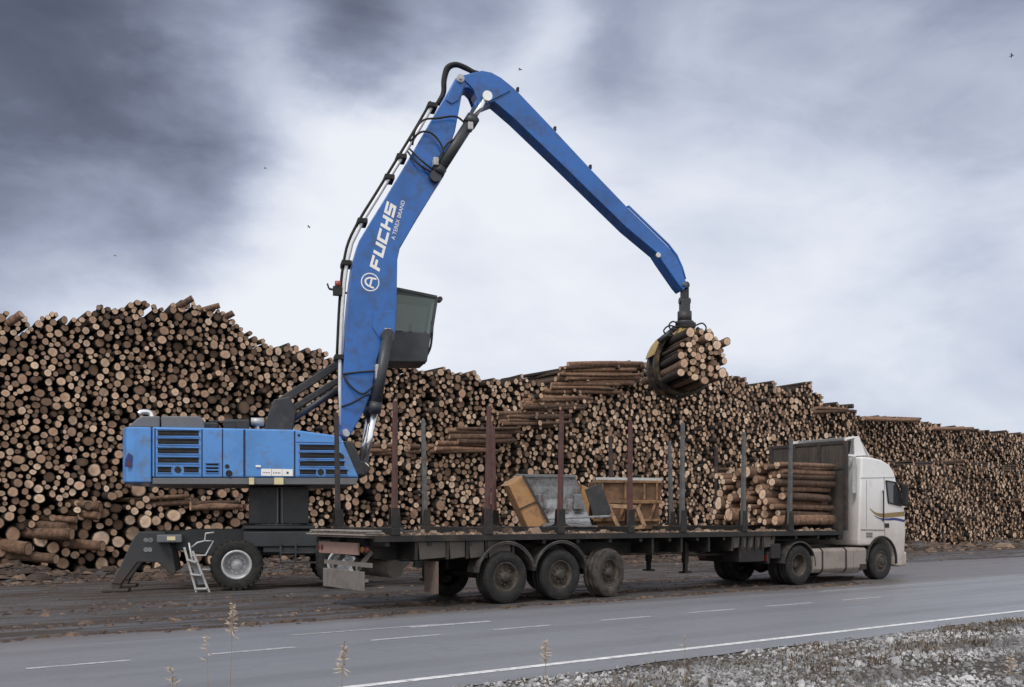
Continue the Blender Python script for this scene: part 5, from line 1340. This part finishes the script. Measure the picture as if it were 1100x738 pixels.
# cloud banks are placed by direction, with ragged borders
nv_ = N(nt, 'ShaderNodeTexNoise'); setin(nv_, Scale=3.2, Detail=6, Roughness=.55); nt.links.new(mp, nv_.inputs['Vector'])
sub = N(nt, 'ShaderNodeVectorMath', operation='SUBTRACT'); nt.links.new(nv_.outputs['Color'], sub.inputs[0]); sub.inputs[1].default_value = (.5, .5, .5)
scl = N(nt, 'ShaderNodeVectorMath', operation='SCALE'); nt.links.new(sub.outputs[0], scl.inputs[0]); scl.inputs['Scale'].default_value = .24
addv = N(nt, 'ShaderNodeVectorMath', operation='ADD'); nt.links.new(tc, addv.inputs[0]); nt.links.new(scl.outputs[0], addv.inputs[1])
nrm = N(nt, 'ShaderNodeVectorMath', operation='NORMALIZE'); nt.links.new(addv.outputs[0], nrm.inputs[0]); wv = nrm.outputs[0]
val = math_(nt, 'ADD', .755, math_(nt, 'MULTIPLY', math_(nt, 'SUBTRACT', n1, .5), .62))
n3 = noise(nt, mapping(nt, tc, (1, 1, 2.2), (0, R(-24), .2)), 6.5, 8, .58, .5)
val = math_(nt, 'ADD', val, math_(nt, 'MULTIPLY', math_(nt, 'SUBTRACT', n3, .5), .26))
val = math_(nt, 'ADD', val, math_(nt, 'MULTIPLY', math_(nt, 'SUBTRACT', n2, .5), .45))
for (px, py, i_, o_, amp) in [(0, 130, 0, 17, -.37), (160, 60, 0, 15, -.16), (110, 180, 0, 9, -.08), (430, 5, 0, 9, -.30), (250, -20, 0, 13, -.14), (900, -60, 0, 22, -.27), (700, -20, 0, 16, -.10), (1090, 10, 0, 14, -.10), (680, 180, 0, 20, .15), (230, 275, 0, 16, .28), (60, 320, 0, 11, .04), (560, 100, 0, 9, .10), (950, 210, 0, 16, .10), (900, 330, 0, 16, -.07)]:
    val = math_(nt, 'ADD', val, math_(nt, 'MULTIPLY', blob(px, py, i_, o_), amp))
cl = ramp(nt, val, [(.05, (.040, .044, .068)), (.28, (.105, .118, .168)), (.50, (.265, .295, .39)), (.68, (.445, .485, .58)), (.85, (.60, .63, .70)), (1.0, (.69, .71, .755))])
# sky behind the photographer brightened as added fill for surfaces facing the camera
sy = N(nt, 'ShaderNodeSeparateXYZ'); nt.links.new(tc, sy.inputs[0])
mr2 = N(nt, 'ShaderNodeMapRange', interpolation_type='SMOOTHSTEP'); nt.links.new(sy.outputs[1], mr2.inputs[0])
for i_, v_ in ((1, .35), (2, -.5), (3, 10.0), (4, 17.0)): mr2.inputs[i_].default_value = v_
sc10 = N(nt, 'ShaderNodeVectorMath', operation='SCALE'); nt.links.new(cl, sc10.inputs[0]); nt.links.new(mr2.outputs[0], sc10.inputs['Scale'])
c = mix(nt, .94, sky.outputs[0], sc10.outputs[0])
back = N(nt, 'ShaderNodeMapRange', interpolation_type='SMOOTHSTEP'); nt.links.new(sy.outputs[1], back.inputs[0]); back.inputs[1].default_value = .3; back.inputs[2].default_value = -.4
hs = N(nt, 'ShaderNodeRGBToBW'); nt.links.new(c, hs.inputs[0])
warm = mix(nt, 1.0, hs.outputs[0], (1.03, 1.0, .95), 'MULTIPLY')
c = mix(nt, math_(nt, 'MULTIPLY', back.outputs[0], .9), c, warm)
nt.links.new(c, bg.inputs[0]); bg.inputs[1].default_value = .1
sl = bpy.data.lights.new('sun', 'SUN'); sl.energy = 1.4; sl.angle = R(14); sl.color = (1, .96, .9)
so = bpy.data.objects.new('sun', sl); col.objects.link(so)
dr = Vector((math.sin(SUN_AZ)*math.cos(SUN_EL), math.cos(SUN_AZ)*math.cos(SUN_EL), math.sin(SUN_EL)))
so.rotation_euler = (-dr).to_track_quat('-Z', 'Y').to_euler()

# ------------------------------------------------------------------ camera
cam = bpy.data.cameras.new('camera'); co = bpy.data.objects.new('camera', cam); col.objects.link(co)
co.location = (0, 0, EYE); co.rotation_euler = (R(90), 0, 0)
cam.sensor_width = 36; cam.lens = 36*F/1100; cam.shift_y = (HZ-369)/1100; cam.clip_end = 3000; cam.clip_start = .1
scene.camera = co
scene.view_settings.view_transform = 'Standard'; scene.view_settings.look = 'None'; scene.view_settings.exposure = .35; scene.view_settings.gamma = 1
scene.view_settings.use_curve_mapping = False
scene.cycles.use_denoising = True
scene.cycles.max_bounces = 6
